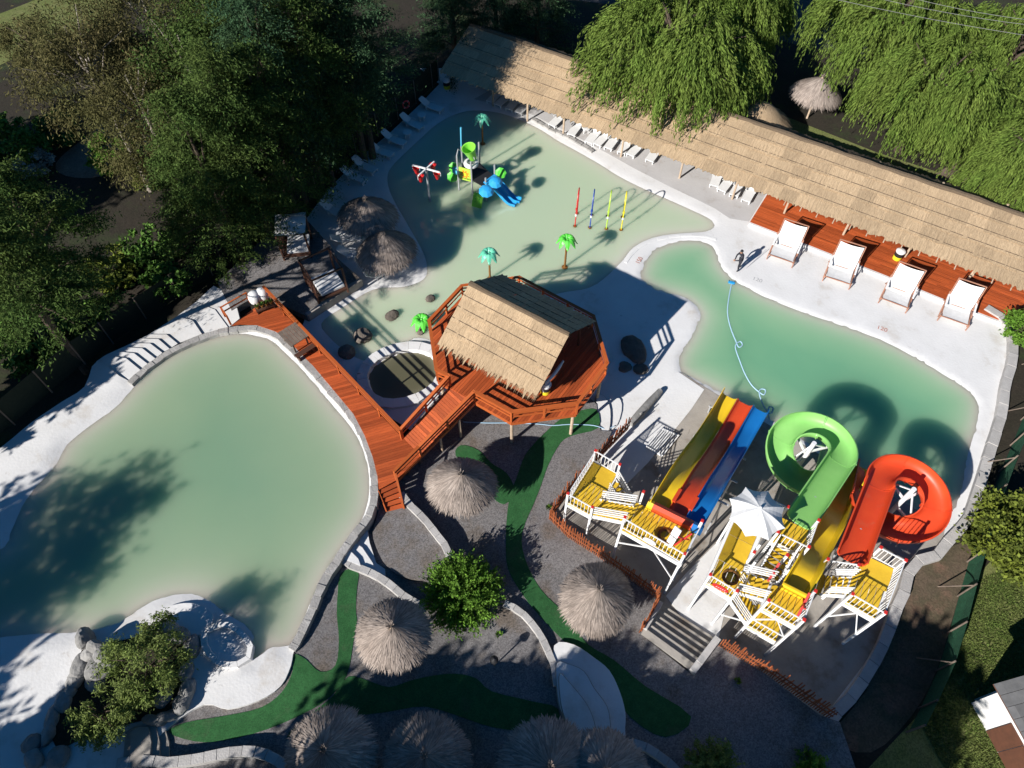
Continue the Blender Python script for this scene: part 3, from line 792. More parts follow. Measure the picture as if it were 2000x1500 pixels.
# wooden stair down to the gravel terrace
st = thing('wooden_stair', 'short orange wooden stair from the boardwalk down to gravel', 'stair', P(765, 985, .9))
s0, s1 = P(738,957,BZ), P(776,938,BZ); e0, e1 = P(755,1000,.95), P(789,992,.95)
for i in range(5):
    t0 = (i + .05) / 5; t1 = (i + .95) / 5; z = BZ - (BZ - .95) * (i + 1) / 5.5
    q = [s0.lerp(e0, t0), s1.lerp(e1, t0), s1.lerp(e1, t1), s0.lerp(e0, t1)]
    B().prism([(p.x, p.y) for p in q], z - .05, z).build('tread', 'deckwood', st)
for a, b in ((s0, e0), (s1, e1)):
    barpiece('stringer', 'railwood', st, a + Vector((0, 0, -.12)), b + Vector((0, 0, .02)), .06, .24)
barpiece('handrail', 'railwood', st, s1 + Vector((0, 0, .75)), e1 + Vector((0, 0, .75)), .1, .06)
piece('post', 'railwood', st, s1 + Vector((0, 0, .3)), (.09, .09, .9)); piece('post', 'railwood', st, e1 + Vector((0, 0, .35)), (.09, .09, .75))

# ---- octagonal platform
OZ = 2.7
oct_px = [(902,558),(1014,541),(1159,617),(1186,709),(1128,787),(999,804),(852,722),(838,626)]
octv = [P(a, b, OZ + .95) for a, b in oct_px]
octc = sum(octv, Vector()) / 8
octv = [Vector((p.x, p.y, OZ)) for p in octv]
pl = thing('octagon_platform', 'raised octagonal orange timber platform with railings round the thatched hut', 'platform', Vector((octc.x, octc.y, .1)))
OAZ = math.atan2((octv[2] - octv[1]).y, (octv[2] - octv[1]).x)
planks([p.lerp(octc, -.015) for p in octv], OAZ + R(90), .155, OZ, .05, 'deckwood', pl, gap=.014, seed=8)
gateA, gateB = P(926,764,OZ + .95), P(877,733,OZ + .95)
gateA, gateB = Vector((gateA.x, gateA.y, OZ)), Vector((gateB.x, gateB.y, OZ))
railing(pl, [gateB, octv[6], octv[7], octv[0], octv[1], octv[2], octv[3], octv[4], octv[5], gateA], .95, spacing=1.65, cap=.18)
for i in range(8):
    a, b = octv[i], octv[(i + 1) % 8]
    barpiece('fascia', 'railwood', pl, a + Vector((0, 0, -.19)), b + Vector((0, 0, -.19)), .06, .26)
for i, p in enumerate(octv):
    q = p.lerp(octc, .04)
    piece('support_post', 'polewood', pl, Vector((q.x, q.y, (OZ - .3) / 2)), (.17, .17, OZ - .3), shape='cyl')
for q in (octc, octc.lerp(octv[1], .5), octc.lerp(octv[5], .5), octc.lerp(octv[3], .5), octc.lerp(octv[7], .5)):
    piece('support_post', 'polewood', pl, Vector((q.x, q.y, (OZ - .1) / 2)), (.17, .17, OZ - .1), shape='cyl')
for k in range(-2, 3):
    d = Vector((math.cos(OAZ), math.sin(OAZ), 0)); nn = Vector((-d.y, d.x, 0))
    m = Vector((octc.x, octc.y, OZ - .16)) + nn * k * 1.6
    barpiece('joist', 'greywood', pl, m - d * (3.9 - abs(k) * .5), m + d * (3.9 - abs(k) * .5), .08, .2)

# ---- ramp from boardwalk to octagon
rp = thing('ramp', 'orange timber ramp with railings joining the boardwalk and the octagon', 'ramp', P(860, 820, .5))
r0, r1, r2, r3 = P(787,856,BZ), P(822,890,BZ), gateA.copy(), gateB.copy()
ax = ((r2 + r3) / 2 - (r0 + r1) / 2); ax.z = 0; Lr = ax.length; ax.normalize(); mid0 = (r0 + r1) / 2
rw = (r0 - r1).length * .5
def z_ramp(x, y):
    t = max(0, min(1, (Vector((x, y, 0)) - Vector((mid0.x, mid0.y, 0))).dot(ax) / Lr))
    return BZ + .02 + (OZ - BZ - .02) * t
planks([r0, r1, r2, r3], math.atan2(ax.y, ax.x) + R(90), .155, 0, .05, 'deckwood', rp, gap=.014, seed=5, zf=z_ramp)
for a, b in ((r0, r3), (r1, r2)):
    railing(rp, [Vector((a.x, a.y, BZ)), Vector((b.x, b.y, OZ))], .95, spacing=2.0)
    barpiece('stringer', 'railwood', rp, Vector((a.x, a.y, BZ - .16)), Vector((b.x, b.y, OZ - .16)), .06, .22)
for t in (.35, .7):
    for a, b in ((r0, r3), (r1, r2)):
        q = a.lerp(b, t); zz = z_ramp(q.x, q.y)
        piece('support_post', 'polewood', rp, Vector((q.x, q.y, (zz - .2) / 2 + .1)), (.14, .14, zz - .4), shape='cyl')

# ---- thatch pieces
def mat_mesh(name, w, l, th, seed, fringe=0., mat='thatch'):
    """one reed mat lying in local x (across) / y (down the slope); lower edge ragged"""
    rn = random.Random(seed); b = B(); n = 12
    v = []; 
    for i in range(n + 1):
        x = -w / 2 + w * i / n
        v.append((x, 0, th * .5 + rn.uniform(-.008, .008)))
    for i in range(n + 1):
        x = -w / 2 + w * i / n
        v.append((x + rn.uniform(-.02, .02), -l - (rn.uniform(0, 1) ** 2) * fringe - rn.uniform(0, .05), th + rn.uniform(-.015, .02)))
    for i in range(n + 1):
        v.append((v[n + 1 + i][0], v[n + 1 + i][1] + .02, -th * .4))
    f = [(i, n + 1 + i, n + 2 + i, i + 1) for i in range(n)] + [(n + 1 + i, 2 * n + 2 + i, 2 * n + 3 + i, n + 2 + i) for i in range(n)]
    b.add(v, f)
    me = bpy.data.meshes.new(name); me.from_pydata(b.v, [], b.f); me.update(); me.materials.append(MATS[mat])
    return me
def thatch_slope(parent, ridge0, ridge1, down, rows, colw, seed=0, fringe=.12, over=.12, mat='thatch', name='reed_mat'):
    """ridge0->ridge1 the upper edge; down: vector from ridge to eave"""
    rn = random.Random(seed)
    L = (ridge1 - ridge0).length; x = (ridge1 - ridge0).normalized(); y = (-down).normalized(); z = x.cross(y).normalized()
    nC = max(1, round(L / colw)); cw = L / nC; rl = down.length / rows
    meshes = [mat_mesh(name, cw * 1.02, rl + over, .05, seed * 10 + k, fringe, mat) for k in range(5)]
    low = [mat_mesh(name, cw * 1.02, rl + over, .05, seed * 10 + 7 + k, fringe * 3.5, mat) for k in range(4)]
    M = Matrix((x, y, z)).transposed().to_4x4()
    for r in range(1, rows):
        s_ = down * (r / rows) + z * (.012 * (rows - r) + .068)
        barpiece('batten', 'thatch_edge', parent, ridge0 + s_, ridge1 + s_, .035, .02, up=z)
    for r in range(rows):
        for c in range(nC):
            o = bpy.data.objects.new(name, rn.choice(low if r == rows - 1 else meshes)); COL.objects.link(o); o.parent = parent
            p = ridge0 + x * (cw * (c + .5 + (0)) ) + down * (r / rows) + z * (.012 * (rows - r) + rn.uniform(0, .012))
            o.matrix_basis = Matrix.Translation(p - off(parent)) @ M @ Matrix.Rotation(rn.uniform(-.012, .012), 4, 'Z')
def fringe_mesh(parent, a, b, out, n, ln, seed=0, name='eave_fringe', mat='fringe', up=.0):
    """loose reeds hanging past an eave from a to b"""
    rs = np.random.RandomState(seed); o3 = off(parent)
    a, b, out = np.array(a), np.array(b), np.array(out)
    t = rs.uniform(0, 1, n)[:, None]; base = a + (b - a) * t - out * .25 + rs.uniform(-.03, .03, (n, 3))
    d = out * rs.uniform(.5, 1, (n, 1)) + np.array([0, 0, -1]) * rs.uniform(.1, .5, (n, 1)) * np.linalg.norm(out) + rs.normal(0, .05, (n, 3))
    tip = base + d * ln * rs.uniform(.6, 1.2, (n, 1))
    s = (b - a) / np.linalg.norm(b - a) * rs.uniform(.008, .02, (n, 1))
    V = np.stack([base - s, base + s, tip], 1).reshape(-1, 3) - np.array(o3)
    F = np.arange(3 * n).reshape(-1, 3)
    return kind(link(name, from_arrays(name, V, F), mat, parent), 'stuff')

# ---- thatched hut on the octagon
hut = thing('thatched_hut', 'open hut with steep thatched gable roof on the octagonal platform', 'hut', Vector((octc.x, octc.y, OZ)))
rz, ez = 6.15, 4.4
hr0, hr1 = P(918,556,6.1), P(1112,656,6.1)
hd = (hr1 - hr0).normalized(); hn = Vector((-hd.y, hd.x, 0))
hr0 = hr0 + Vector((0, 0, .05)); hr1 = hr1 + Vector((0, 0, .05))
thatch_slope(hut, hr0, hr1, -hn * 2.68 + Vector((0, 0, ez - rz)), 5, 1.0, 3, .16)
thatch_slope(hut, hr1, hr0, hn * 2.65 + Vector((0, 0, ez - rz)), 4, 1.0, 4, .16, mat='thatch')
fringe_mesh(hut, hr0 - hn * 2.75 + Vector((0, 0, ez - rz - .02)), hr1 - hn * 2.75 + Vector((0, 0, ez - rz - .02)), -hn, 1500, .65, 5)
fringe_mesh(hut, hr1 + hn * 2.7 + Vector((0, 0, ez - rz - .02)), hr0 + hn * 2.7 + Vector((0, 0, ez - rz - .02)), hn, 700, .4, 6)
rb = B(); rs_ = random.Random(2)
q = [hr0.lerp(hr1, i / 14) + Vector((0, 0, .05 + rs_.uniform(-.02, .02))) for i in range(15)]
rb.tube(q, [.14 + rs_.uniform(-.02, .02) for _ in q], 7); rb.build('ridge_roll', 'thatch_edge', hut)
for s in (-1, 1):
    for e in (hr0 + hd * .5, hr1 - hd * .5, (hr0 + hr1) / 2):
        a = e + hn * s * 2.15; zt = rz + (ez - rz) * 2.15 / 2.68 - .12
        piece('post', 'darkwood', hut, Vector((a.x, a.y, (OZ + zt) / 2)), (.15, .15, zt - OZ), shape='cyl')
        barpiece('rafter', 'darkwood', hut, e + Vector((0, 0, -.18)), a + hn * s * .4 + Vector((0, 0, ez - rz + .05)), .08, .1)
    barpiece('plate_beam', 'darkwood', hut, hr0 + hn * s * 2.15 + Vector((0, 0, -1.62)), hr1 + hn * s * 2.15 + Vector((0, 0, -1.62)), .1, .14)
barpiece('ridge_beam', 'darkwood', hut, hr0 + Vector((0, 0, -.14)), hr1 + Vector((0, 0, -.14)), .1, .14)
# pale roller tarp at the open gable
tp = thing('rolled_tarp', 'pale grey rolled tarp hanging at the open gable of the thatched hut', 'tarp', P(1080, 730, OZ))
b = B(); q0, q1 = P(1062,752,OZ + 1.5), P(1100,705,OZ + 1.9)
b.tube(smooth_path([q0 + Vector((0, 0, -.6)), q0, q0.lerp(q1, .5) + Vector((.05, -.1, .1)), q1], 4), [.05] * 2 + [.09] * 9 + [.06] * 2, 7); b.build('roll', 'canvas', tp, True)

# ---- long thatched shelter
sh = thing('long_shelter', 'long open shelter with pale thatched roof along the far side of the pools', 'shelter', SH_0 + SH_D * 20)
E0, E1 = SH_0 - SH_D * .4 + Vector((0, 0, 2.6)), SH_0 + SH_D * 44 + Vector((0, 0, 2.6))
DN = -SH_N * 4.05 + Vector((0, 0, -1.5))
thatch_slope(sh, E0 - DN, E1 - DN, DN, 5, 1.05, 11, .07)
thatch_slope(sh, E1 - DN, E0 - DN, SH_N * 1.7 + Vector((0, 0, -.85)), 2, 1.6, 12, .25, mat='thatch_edge')
fringe_mesh(sh, E0 + Vector((0, 0, -.02)), E1 + Vector((0, 0, -.02)), -SH_N, 2600, .22, 8)
fringe_mesh(sh, E1 - DN + SH_N * 1.7 + Vector((0, 0, -.85)), E0 - DN + SH_N * 1.7 + Vector((0, 0, -.85)), SH_N, 2000, .5, 9, mat='thatch_edge')
q = [(E0 - DN).lerp(E1 - DN, i / 60) + Vector((0, 0, .06 + rs_.uniform(-.03, .03))) + SH_N * rs_.uniform(-.04, .04) for i in range(61)]
B().tube(q, [.16 + rs_.uniform(-.03, .03) for _ in q], 7).build('ridge_roll', 'thatch_edge', sh)
front_posts = [(963,206),(1030,235),(1100,262),(1213,305),(1327,347),(1430,388),(1530,420),(1645,462),(1765,505),(1887,550)]
for a, b_ in front_posts + [(2020,600)]:
    p = P(a, b_, .1)
    off_n = (p - SH_0).dot(SH_N); zt = 2.55 + 1.5 / 4.05 * max(off_n, -.3)
    piece('post', 'polewood', sh, Vector((p.x, p.y, zt / 2)), (.15, .15, zt), shape='cyl')
    r = p + SH_N * 4.0
    piece('post', 'polewood', sh, Vector((r.x, r.y, 1.7)), (.15, .15, 3.4), shape='cyl')
for i in range(42):
    e = E0.lerp(E1, (i + .5) / 42)
    if i > 24: barpiece('rafter', 'polewood', sh, e - DN * .98 + Vector((0, 0, -.12)), e + DN.normalized() * .38 + Vector((0, 0, -.12)), .07, .07, shape='cyl')
    else: barpiece('rafter', 'polewood', sh, e - DN * .98 + Vector((0, 0, -.12)), e - DN * .02 + Vector((0, 0, -.12)), .07, .07, shape='cyl')
barpiece('front_beam', 'polewood', sh, E0 + SH_N * .5 + Vector((0, 0, .02)), E1 + SH_N * .5 + Vector((0, 0, .02)), .12, .14)
barpiece('rear_beam', 'polewood', sh, E0 + SH_N * 4.1 + Vector((0, 0, 1.25)), E1 + SH_N * 4.1 + Vector((0, 0, 1.25)), .12, .14)
# ---- timber deck under the right half of the shelter
WZ = .27
wd = thing('timber_deck', 'red-orange timber deck under the right half of the long shelter', 'deck', P(1700, 500, .05))
w0, w1 = P(1465,433,WZ), P(1995,640,WZ); wd_dir = (w1 - w0).normalized()
w2 = w0 + SH_N * 4.6
deck_poly = [w0, P(1720,533,WZ), P(1850,586,WZ), P(1960,628,WZ), P(2080,680,WZ), P(2080,680,WZ) + SH_N * 5, w2]
planks(deck_poly, math.atan2(wd_dir.y, wd_dir.x), .15, WZ, .04, 'deckwood', wd, gap=.014, cut=5.2, seed=21)
front = [w0, P(1720,533,WZ), P(1850,586,WZ), P(1960,628,WZ)]
for a, b in zip(front, front[1:]):
    barpiece('fascia', 'concrete_white', wd, a - SH_N * .1 + Vector((0, 0, -.13)), b - SH_N * .1 + Vector((0, 0, -.13)), .16, .24)
# ============================================================ WATER SLIDES
SU, SV = Vector((.5, .8660254, 0)), Vector((.8660254, -.5, 0))
def W(u, v, z=0.): return SU * u + SV * v + Vector((0, 0, z))
YZ = GZ + .006
def sweep(path, inner, outer, side_of=None):
    """inner/outer: lists of (s, up) from left lip to right lip; closed shell along the path"""
    b = B(); prof = inner + outer[::-1]; n = len(prof); path = [Vector(p) for p in path]
    for i, p in enumerate(path):
        d = (path[min(i + 1, len(path) - 1)] - path[max(i - 1, 0)])
        h = Vector((d.x, d.y, 0)).normalized(); s = Vector((h.y, -h.x, 0)); d.normalize(); up = s.cross(d)
        if up.z < 0: up = -up
        pr = prof(i) if callable(prof) else prof
        for a, c in pr: b.v.append(tuple(p + s * a + up * c))
    m = len(path)
    for i in range(m - 1):
        for k in range(n):
            a = i * n + k; c = i * n + (k + 1) % n
            b.f.append((a, c, c + n, a + n))
    for k in range(len(inner) - 1):
        b.f.append((k, k + 1, n - 2 - k, n - 1 - k))
        e = (m - 1) * n
        b.f.append((e + k, e + n - 1 - k, e + n - 2 - k, e + k + 1))
    return b
def pipe_prof(r, th, a0=-96, a1=96, n=14, flat=1.0):
    A = [R(a0 + (a1 - a0) * i / n) for i in range(n + 1)]
    return [(r * math.sin(a), r * flat * (1 - math.cos(a))) for a in A], [((r + th) * math.sin(a), r * flat - (r + th) * flat * math.cos(a)) for a in A]
def ss(t): t = max(0, min(1, t)); return t * t * (3 - 2 * t)

def post(t, u, v, top, z0=YZ, w=.105, cap=True):
    p = W(u, v)
    po_ = piece('post', 'white_paint', t, Vector((p.x, p.y, (z0 + top) / 2)), (w, w, top - z0), rz=R(60))
    if cap: under(piece('post_cap', 'red_paint', t, Vector((p.x, p.y, top + .04)), (w * 1.15, w * 1.15, .08), rz=R(60)), po_)
def wrail(t, a, b, h=1.0, gap=.17):
    a, b = Vector(a), Vector(b); up = Vector((0, 0, 1))
    hr_ = barpiece('handrail', 'white_paint', t, a + up * h, b + up * h, .045, .045)
    barpiece('bottom_rail', 'white_paint', t, a + up * .1, b + up * .1, .035, .035)
    n = max(2, int((b - a).length / gap))
    for i in range(1, n):
        p = a.lerp(b, i / n)
        under(piece('baluster', 'white_paint', t, p + up * (h / 2 + .05), (.024, .024, h - .12), rz=R(60)), hr_)
def edge_beam(t, a, b):
    barpiece('edge_beam', 'white_paint', t, Vector(a) + Vector((0, 0, -.14)), Vector(b) + Vector((0, 0, -.14)), .08, .2)
def wdeck(t, u0, u1, v0, v1, z, w=.27, along_u=True, seed=1, name='floor_board'):
    poly = [W(u0, v0), W(u0, v1), W(u1, v1), W(u1, v0)]
    planks(poly, R(60) if along_u else R(-30), w, z, .05, 'yellow_deck', t, gap=.028, seed=seed, name=name)
def stair(t, a, b, width_dir, width, n, tread='yellow_deck', rails=4):
    """a: lower middle, b: upper middle"""
    a, b = Vector(a), Vector(b); wd_ = Vector(width_dir).normalized() * width / 2
    run = b - a; hz = Vector((run.x, run.y, 0)); th = hz.length / n
    for i in range(n):
        p = a.lerp(b, (i + .5) / n); p.z = a.z + (b.z - a.z) * (i + 1) / (n + 1)
        piece('tread', tread, t, p, (th * .92, width, .05), rz=math.atan2(hz.y, hz.x))
    for s in (-1, 1):
        barpiece('stringer', 'white_paint', t, a + wd_ * s + Vector((0, 0, -.05)), b + wd_ * s + Vector((0, 0, -.12)), .05, .22)
        for k in range(rails):
            barpiece('stair_rail', 'white_paint', t, a + wd_ * s + Vector((0, 0, .35 + .62 * k / max(1, rails - 1))), b + wd_ * s + Vector((0, 0, .35 + .62 * k / max(1, rails - 1))), .04, .045)

# ---- tower of the three-lane slide
t1 = thing('slide_tower', 'yellow and white timber tower behind the three-lane slide', 'slide tower', W(14.2, -1, YZ))
LZ1, MZ1 = 2.15, 3.9
wdeck(t1, 14.25, 15.75, -5.15, -3.85, LZ1, seed=2)
wdeck(t1, 15.78, 16.9, -5.15, -3.8, LZ1 + .004, w=1.4, seed=3)
for u, v, zt in ((14.25,-5.2,3.2),(16.95,-5.1,3.2),(16.85,-3.75,3.2),(14.2,-3.9,3.2)): post(t1, u, v, zt)
wrail(t1, W(14.25,-5.2,LZ1), W(16.95,-5.1,LZ1)); wrail(t1, W(16.95,-5.1,LZ1), W(16.85,-3.75,LZ1)); wrail(t1, W(14.25,-5.2,LZ1), W(14.2,-3.9,LZ1))
for a, b in (((14.25,-5.2),(16.95,-5.1)),((14.25,-5.2),(14.2,-3.85)),((16.95,-5.1),(16.85,-3.75)),((14.2,-3.85),(16.85,-3.75))): edge_beam(t1, W(*a, LZ1), W(*b, LZ1))
stair(t1, W(14.75,-3.85,LZ1), W(14.45,-2.2,MZ1), SU, .95, 7)
stair(t1, W(15.7,-1.9,.15), W(16.2,-3.75,LZ1), SU, .85, 9)
wdeck(t1, 13.55, 15.1, -2.2, .65, MZ1, seed=4)
for u, v, z0 in ((13.65,-2.25,YZ),(13.4,.62,YZ),(15.15,.7,YZ),(15.15,-2.05,YZ)): post(t1, u, v, 5.0, z0)
wrail(t1, W(13.62,-2.2,MZ1), W(13.42,.6,MZ1)); wrail(t1, W(13.45,.66,MZ1), W(15.1,.75,MZ1))
edge_beam(t1, W(13.55,-2.25,MZ1), W(13.4,.62,MZ1)); edge_beam(t1, W(13.4,.68,MZ1), W(15.15,.68,MZ1)); edge_beam(t1, W(13.6,-2.24,MZ1), W(15.15,-2.1,MZ1))
barpiece('brace', 'white_paint', t1, W(13.65,-2.25,2.2), W(13.5,-.7,3.75), .05); barpiece('brace', 'white_paint', t1, W(13.4,.62,2.0), W(13.5,-.7,3.75), .05)
barpiece('brace', 'white_paint', t1, W(13.5,.7,1.6), W(15.1,.75,3.7), .05)

# ---- three-lane slide
ms = thing('three_lane_slide', 'wide open slide with yellow, red and blue lanes side by side', 'water slide', W(19, 0, YZ))
def lane_z(u): 
    if u < 16.7: return 4.0 - .12 * ss((u - 15) / 1.7)
    return 3.88 - 2.78 * ss((u - 16.4) / 5.9) - .32 * ss((u - 21.5) / 2.2)
def lane_path(f0, f1):
    out = []
    for i in range(41):
        u = 15.1 + (25.0 - 15.1) * i / 40
        tt = (u - 15.1) / 9.9
        v = (-1.62 + f0 * 2.45) * (1 - tt) + (-1.08 + f0 * 2.66) * tt
        out.append(W(u, v, lane_z(u)))
    return out
lw = .415
for k, (mat, hl, hr) in enumerate((('yellow_frp', .62, .18), ('red_frp', .2, .2), ('blue_frp', .22, .45))):
    w0_ = lw - .02
    inn = [(-w0_ - .03, hl), (-w0_, hl), (-w0_ + .02, .12), (-w0_ + .12, .02), (-.15, 0), (.15, 0), (w0_ - .12, .02), (w0_ - .02, .12), (w0_, hr), (w0_ + .03, hr)]
    ou = [(-w0_ - .031, hl - .02), (-w0_ - .03, .05), (-w0_ - .02, -.03), (-w0_ + .1, -.06), (-.15, -.07), (.15, -.07), (w0_ - .1, -.06), (w0_ + .02, -.03), (w0_ + .03, .05), (w0_ + .031, hr - .02)]
    sweep(lane_path((k + .5) / 3, 0), inn, ou).build('lane', mat, ms, True)['label'] = ['yellow left lane with high outer wall', 'red middle lane', 'blue right lane'][k]
def backbox(v0, v1, mat):
    b = B(); 
    for i, (u, z) in enumerate(((14.98, 3.95), (14.98, 4.32), (15.15, 4.42), (15.34, 4.32), (15.36, 3.98))):
        b.v += [tuple(W(u, v0, z)), tuple(W(u, v1, z))]
    b.f = [(2 * i, 2 * i + 1, 2 * i + 3, 2 * i + 2) for i in range(4)] + [(0, 2, 4, 6, 8), (9, 7, 5, 3, 1)]
    b.build('back_wall', mat, ms)
backbox(-1.72, -1.45, 'yellow_frp'); backbox(-1.445, .42, 'red_frp'); backbox(.425, .9, 'blue_frp')
for k in (1, 2):
    q = lane_path(k / 3, 0)
    barpiece('divider_cap', 'red_frp', ms, q[3] + Vector((0, 0, .2)), q[6] + Vector((0, 0, .22)), .16, .1)
for u, h in ((17.2, 0), (19.2, 0), (21.5, 0), (24, 0)):
    for v in (-1.3, 1.2):
        p = W(u, v); z = lane_z(u) - .08
        piece('support_leg', 'steel', ms, Vector((p.x, p.y, (YZ + z) / 2)), (.09, .09, z - YZ), shape='cyl')
    barpiece('cross_beam', 'steel', ms, W(u, -1.4, lane_z(u) - .12), W(u, 1.5, lane_z(u) - .12), .08, .08)

# ---- tower with the white parasol, green slide landing, yellow slide deck
t2 = thing('slide_tower', 'yellow and white tower of platforms and stairs between green and yellow slides', 'slide tower', W(14.5, 3.5, YZ))
Z2, Z3, ZG, ZL = 3.6, 4.3, 3.85, 1.9
wdeck(t2, 13.25, 14.55, 1.95, 3.1, Z2, seed=6)
wdeck(t2, 14.58, 15.9, 1.95, 3.1, Z2 + .004, w=1.2, seed=7); wdeck(t2, 15.93, 17.0, 1.95, 3.1, Z2 + .004, w=1.2, seed=8)
for u, v, zt in ((13.25,1.9,4.65),(13.15,3.1,4.65),(17.05,1.9,4.65),(17.05,3.15,4.65),(15.1,3.15,4.65)): post(t2, u, v, zt)
wrail(t2, W(13.25,1.9,Z2), W(13.15,3.1,Z2)); wrail(t2, W(13.25,1.9,Z2), W(17.05,1.9,Z2)); wrail(t2, W(15.1,3.15,Z2), W(17.05,3.15,Z2))
for a, b in (((13.25,1.9),(17.05,1.9)),((13.15,3.12),(17.05,3.15)),((13.25,1.9),(13.15,3.12))): edge_beam(t2, W(*a, Z2), W(*b, Z2))
wdeck(t2, 13.1, 14.35, 4.3, 5.65, Z3, seed=9)
for u, v, zt in ((13.1,4.25,5.35),(13.05,5.7,5.35),(14.4,5.75,5.35),(15.3,4.3,5.35)): post(t2, u, v, zt)
wrail(t2, W(13.1,4.25,Z3), W(13.05,5.7,Z3)); wrail(t2, W(13.05,5.7,Z3), W(14.4,5.75,Z3))
edge_beam(t2, W(13.1,4.25,Z3), W(13.05,5.7,Z3)); edge_beam(t2, W(13.05,5.7,Z3), W(14.4,5.75,Z3)); edge_beam(t2, W(13.1,4.25,Z3), W(14.4,4.25,Z3))
stair(t2, W(14.0,3.1,Z2), W(14.0,4.25,Z3), SU, .95, 4)
wdeck(t2, 13.1, 14.3, 4.3, 5.6, ZL, seed=10)
wrail(t2, W(13.1,4.3,ZL), W(13.05,5.6,ZL)); edge_beam(t2, W(13.1,4.3,ZL), W(13.05,5.6,ZL))
stair(t2, W(13.6,4.3,ZL), W(13.6,3.1,Z2 - .1), SU, .9, 6)
stair(t2, W(14.6,5.2,.1), W(14.3,4.9,ZL), SV, .85, 7, rails=3)
wdeck(t2, 16.4, 17.7, 3.75, 5.0, ZG, seed=11)
for u, v in ((16.35,5.05),(17.75,5.05),(17.7,3.7),(16.35,3.7)): post(t2, u, v, ZG + 1.05)
wrail(t2, W(16.35,5.05,ZG), W(17.75,5.05,ZG)); wrail(t2, W(16.35,3.9,ZG), W(16.35,5.05,ZG)); wrail(t2, W(17.7,3.1,ZG), W(17.7,3.7,ZG))
edge_beam(t2, W(16.35,3.7,ZG), W(16.35,5.05,ZG)); edge_beam(t2, W(16.35,5.05,ZG), W(17.75,5.05,ZG))
stair(t2, W(15.2,4.2,2.9), W(16.35,4.3,ZG), SV, .9, 5)
wdeck(t2, 14.45, 15.2, 3.7, 4.25, 2.9, seed=12)
barpiece('brace', 'white_paint', t2, W(13.1,4.3,2.9), W(13.1,5.0,4.1), .05); barpiece('brace', 'white_paint', t2, W(13.06,5.65,2.9), W(13.1,5.0,4.1), .05)
barpiece('brace', 'white_paint', t2, W(13.2,3.1,1.4), W(13.1,4.3,2.4), .05)

# ---- tower of the red slide
t3 = thing('slide_tower', 'yellow and white tower at the right behind the red spiral slide', 'slide tower', W(16.5, 7.9, YZ))
Z4 = 3.6
wdeck(t3, 15.4, 16.75, 7.3, 8.6, Z4, seed=13); wdeck(t3, 16.78, 17.95, 7.35, 8.75, Z4 + .004, w=1.5, seed=14)
for u, v in ((15.4,7.25),(15.3,8.6),(17.95,8.8),(18.0,7.75)): post(t3, u, v, 4.65)
for u, v in ((16.5,6.0),(16.9,7.2)): post(t3, u, v, 4.4)
wrail(t3, W(15.4,7.25,Z4), W(15.3,8.6,Z4)); wrail(t3, W(15.3,8.6,Z4), W(17.95,8.8,Z4)); wrail(t3, W(18.0,7.75,Z4), W(17.95,8.8,Z4))
for a, b in (((15.4,7.25),(15.3,8.6)),((15.3,8.6),(17.95,8.8)),((15.4,7.25),(17.9,7.3)),((18.0,7.75),(17.95,8.8))): edge_beam(t3, W(*a, Z4), W(*b, Z4))
wdeck(t3, 15.6, 16.6, 5.95, 6.5, 2.8, seed=15)
stair(t3, W(16.1,6.5,2.8), W(16.2,7.3,Z4), SU, .9, 4)
wrail(t3, W(16.75,6.2,2.9), W(16.9,7.2,3.4), gap=.14); wrail(t3, W(16.5,6.0,2.8), W(15.6,6.0,2.8))
barpiece('brace', 'white_paint', t3, W(15.4,7.25,1.6), W(15.35,7.95,3.4), .05); barpiece('brace', 'white_paint', t3, W(15.3,8.6,1.6), W(15.35,7.95,3.4), .05)

# ---- yellow straight slide
ys = thing('yellow_slide', 'straight yellow open slide between the green and red spirals', 'water slide', W(19, 6, YZ))
def yz(u):
    if u < 15.6: return 4.32
    return 4.32 - .95 * ss((u - 15.4) / 2.2) - .25 * ss((u - 17.2) / 1.2) - 2.3 * ss((u - 18.2) / 4.4) - .32 * ss((u - 22) / 2)
yp = []
for i in range(45):
    u = 14.4 + 10.1 * i / 44; tt = (u - 14.4) / 10.1
    yp.append(W(u, 5.15 + 1.6 * tt, yz(u)))
inn = [(-.56,.46),(-.5,.46),(-.47,.2),(-.36,.04),(-.15,0),(.15,0),(.36,.04),(.47,.2),(.5,.46),(.56,.46)]
ou = [(-.561,.43),(-.54,.4),(-.52,.1),(-.4,-.05),(-.15,-.08),(.15,-.08),(.4,-.05),(.52,.1),(.54,.4),(.561,.43)]
sweep(yp, inn, ou).build('chute', 'yellow_frp', ys, True)
b = B()
b.bar(W(14.34,4.6,4.56), W(14.34,5.75,4.56), .16, .5); b.build('back_wall', 'yellow_frp', ys, bevel=.04)
for i in (14, 24, 34, 42):
    p = yp[i]
    barpiece('support_leg', 'steel', ys, Vector((p.x, p.y, YZ)), p + Vector((0, 0, -.1)), .1, shape='cyl')
barpiece('side_lip', 'yellow_frp', ys, yp[37] + SV * .52 + Vector((0, 0, .5)), yp[43] + SV * .55 + Vector((0, 0, .62)), .08, .3)

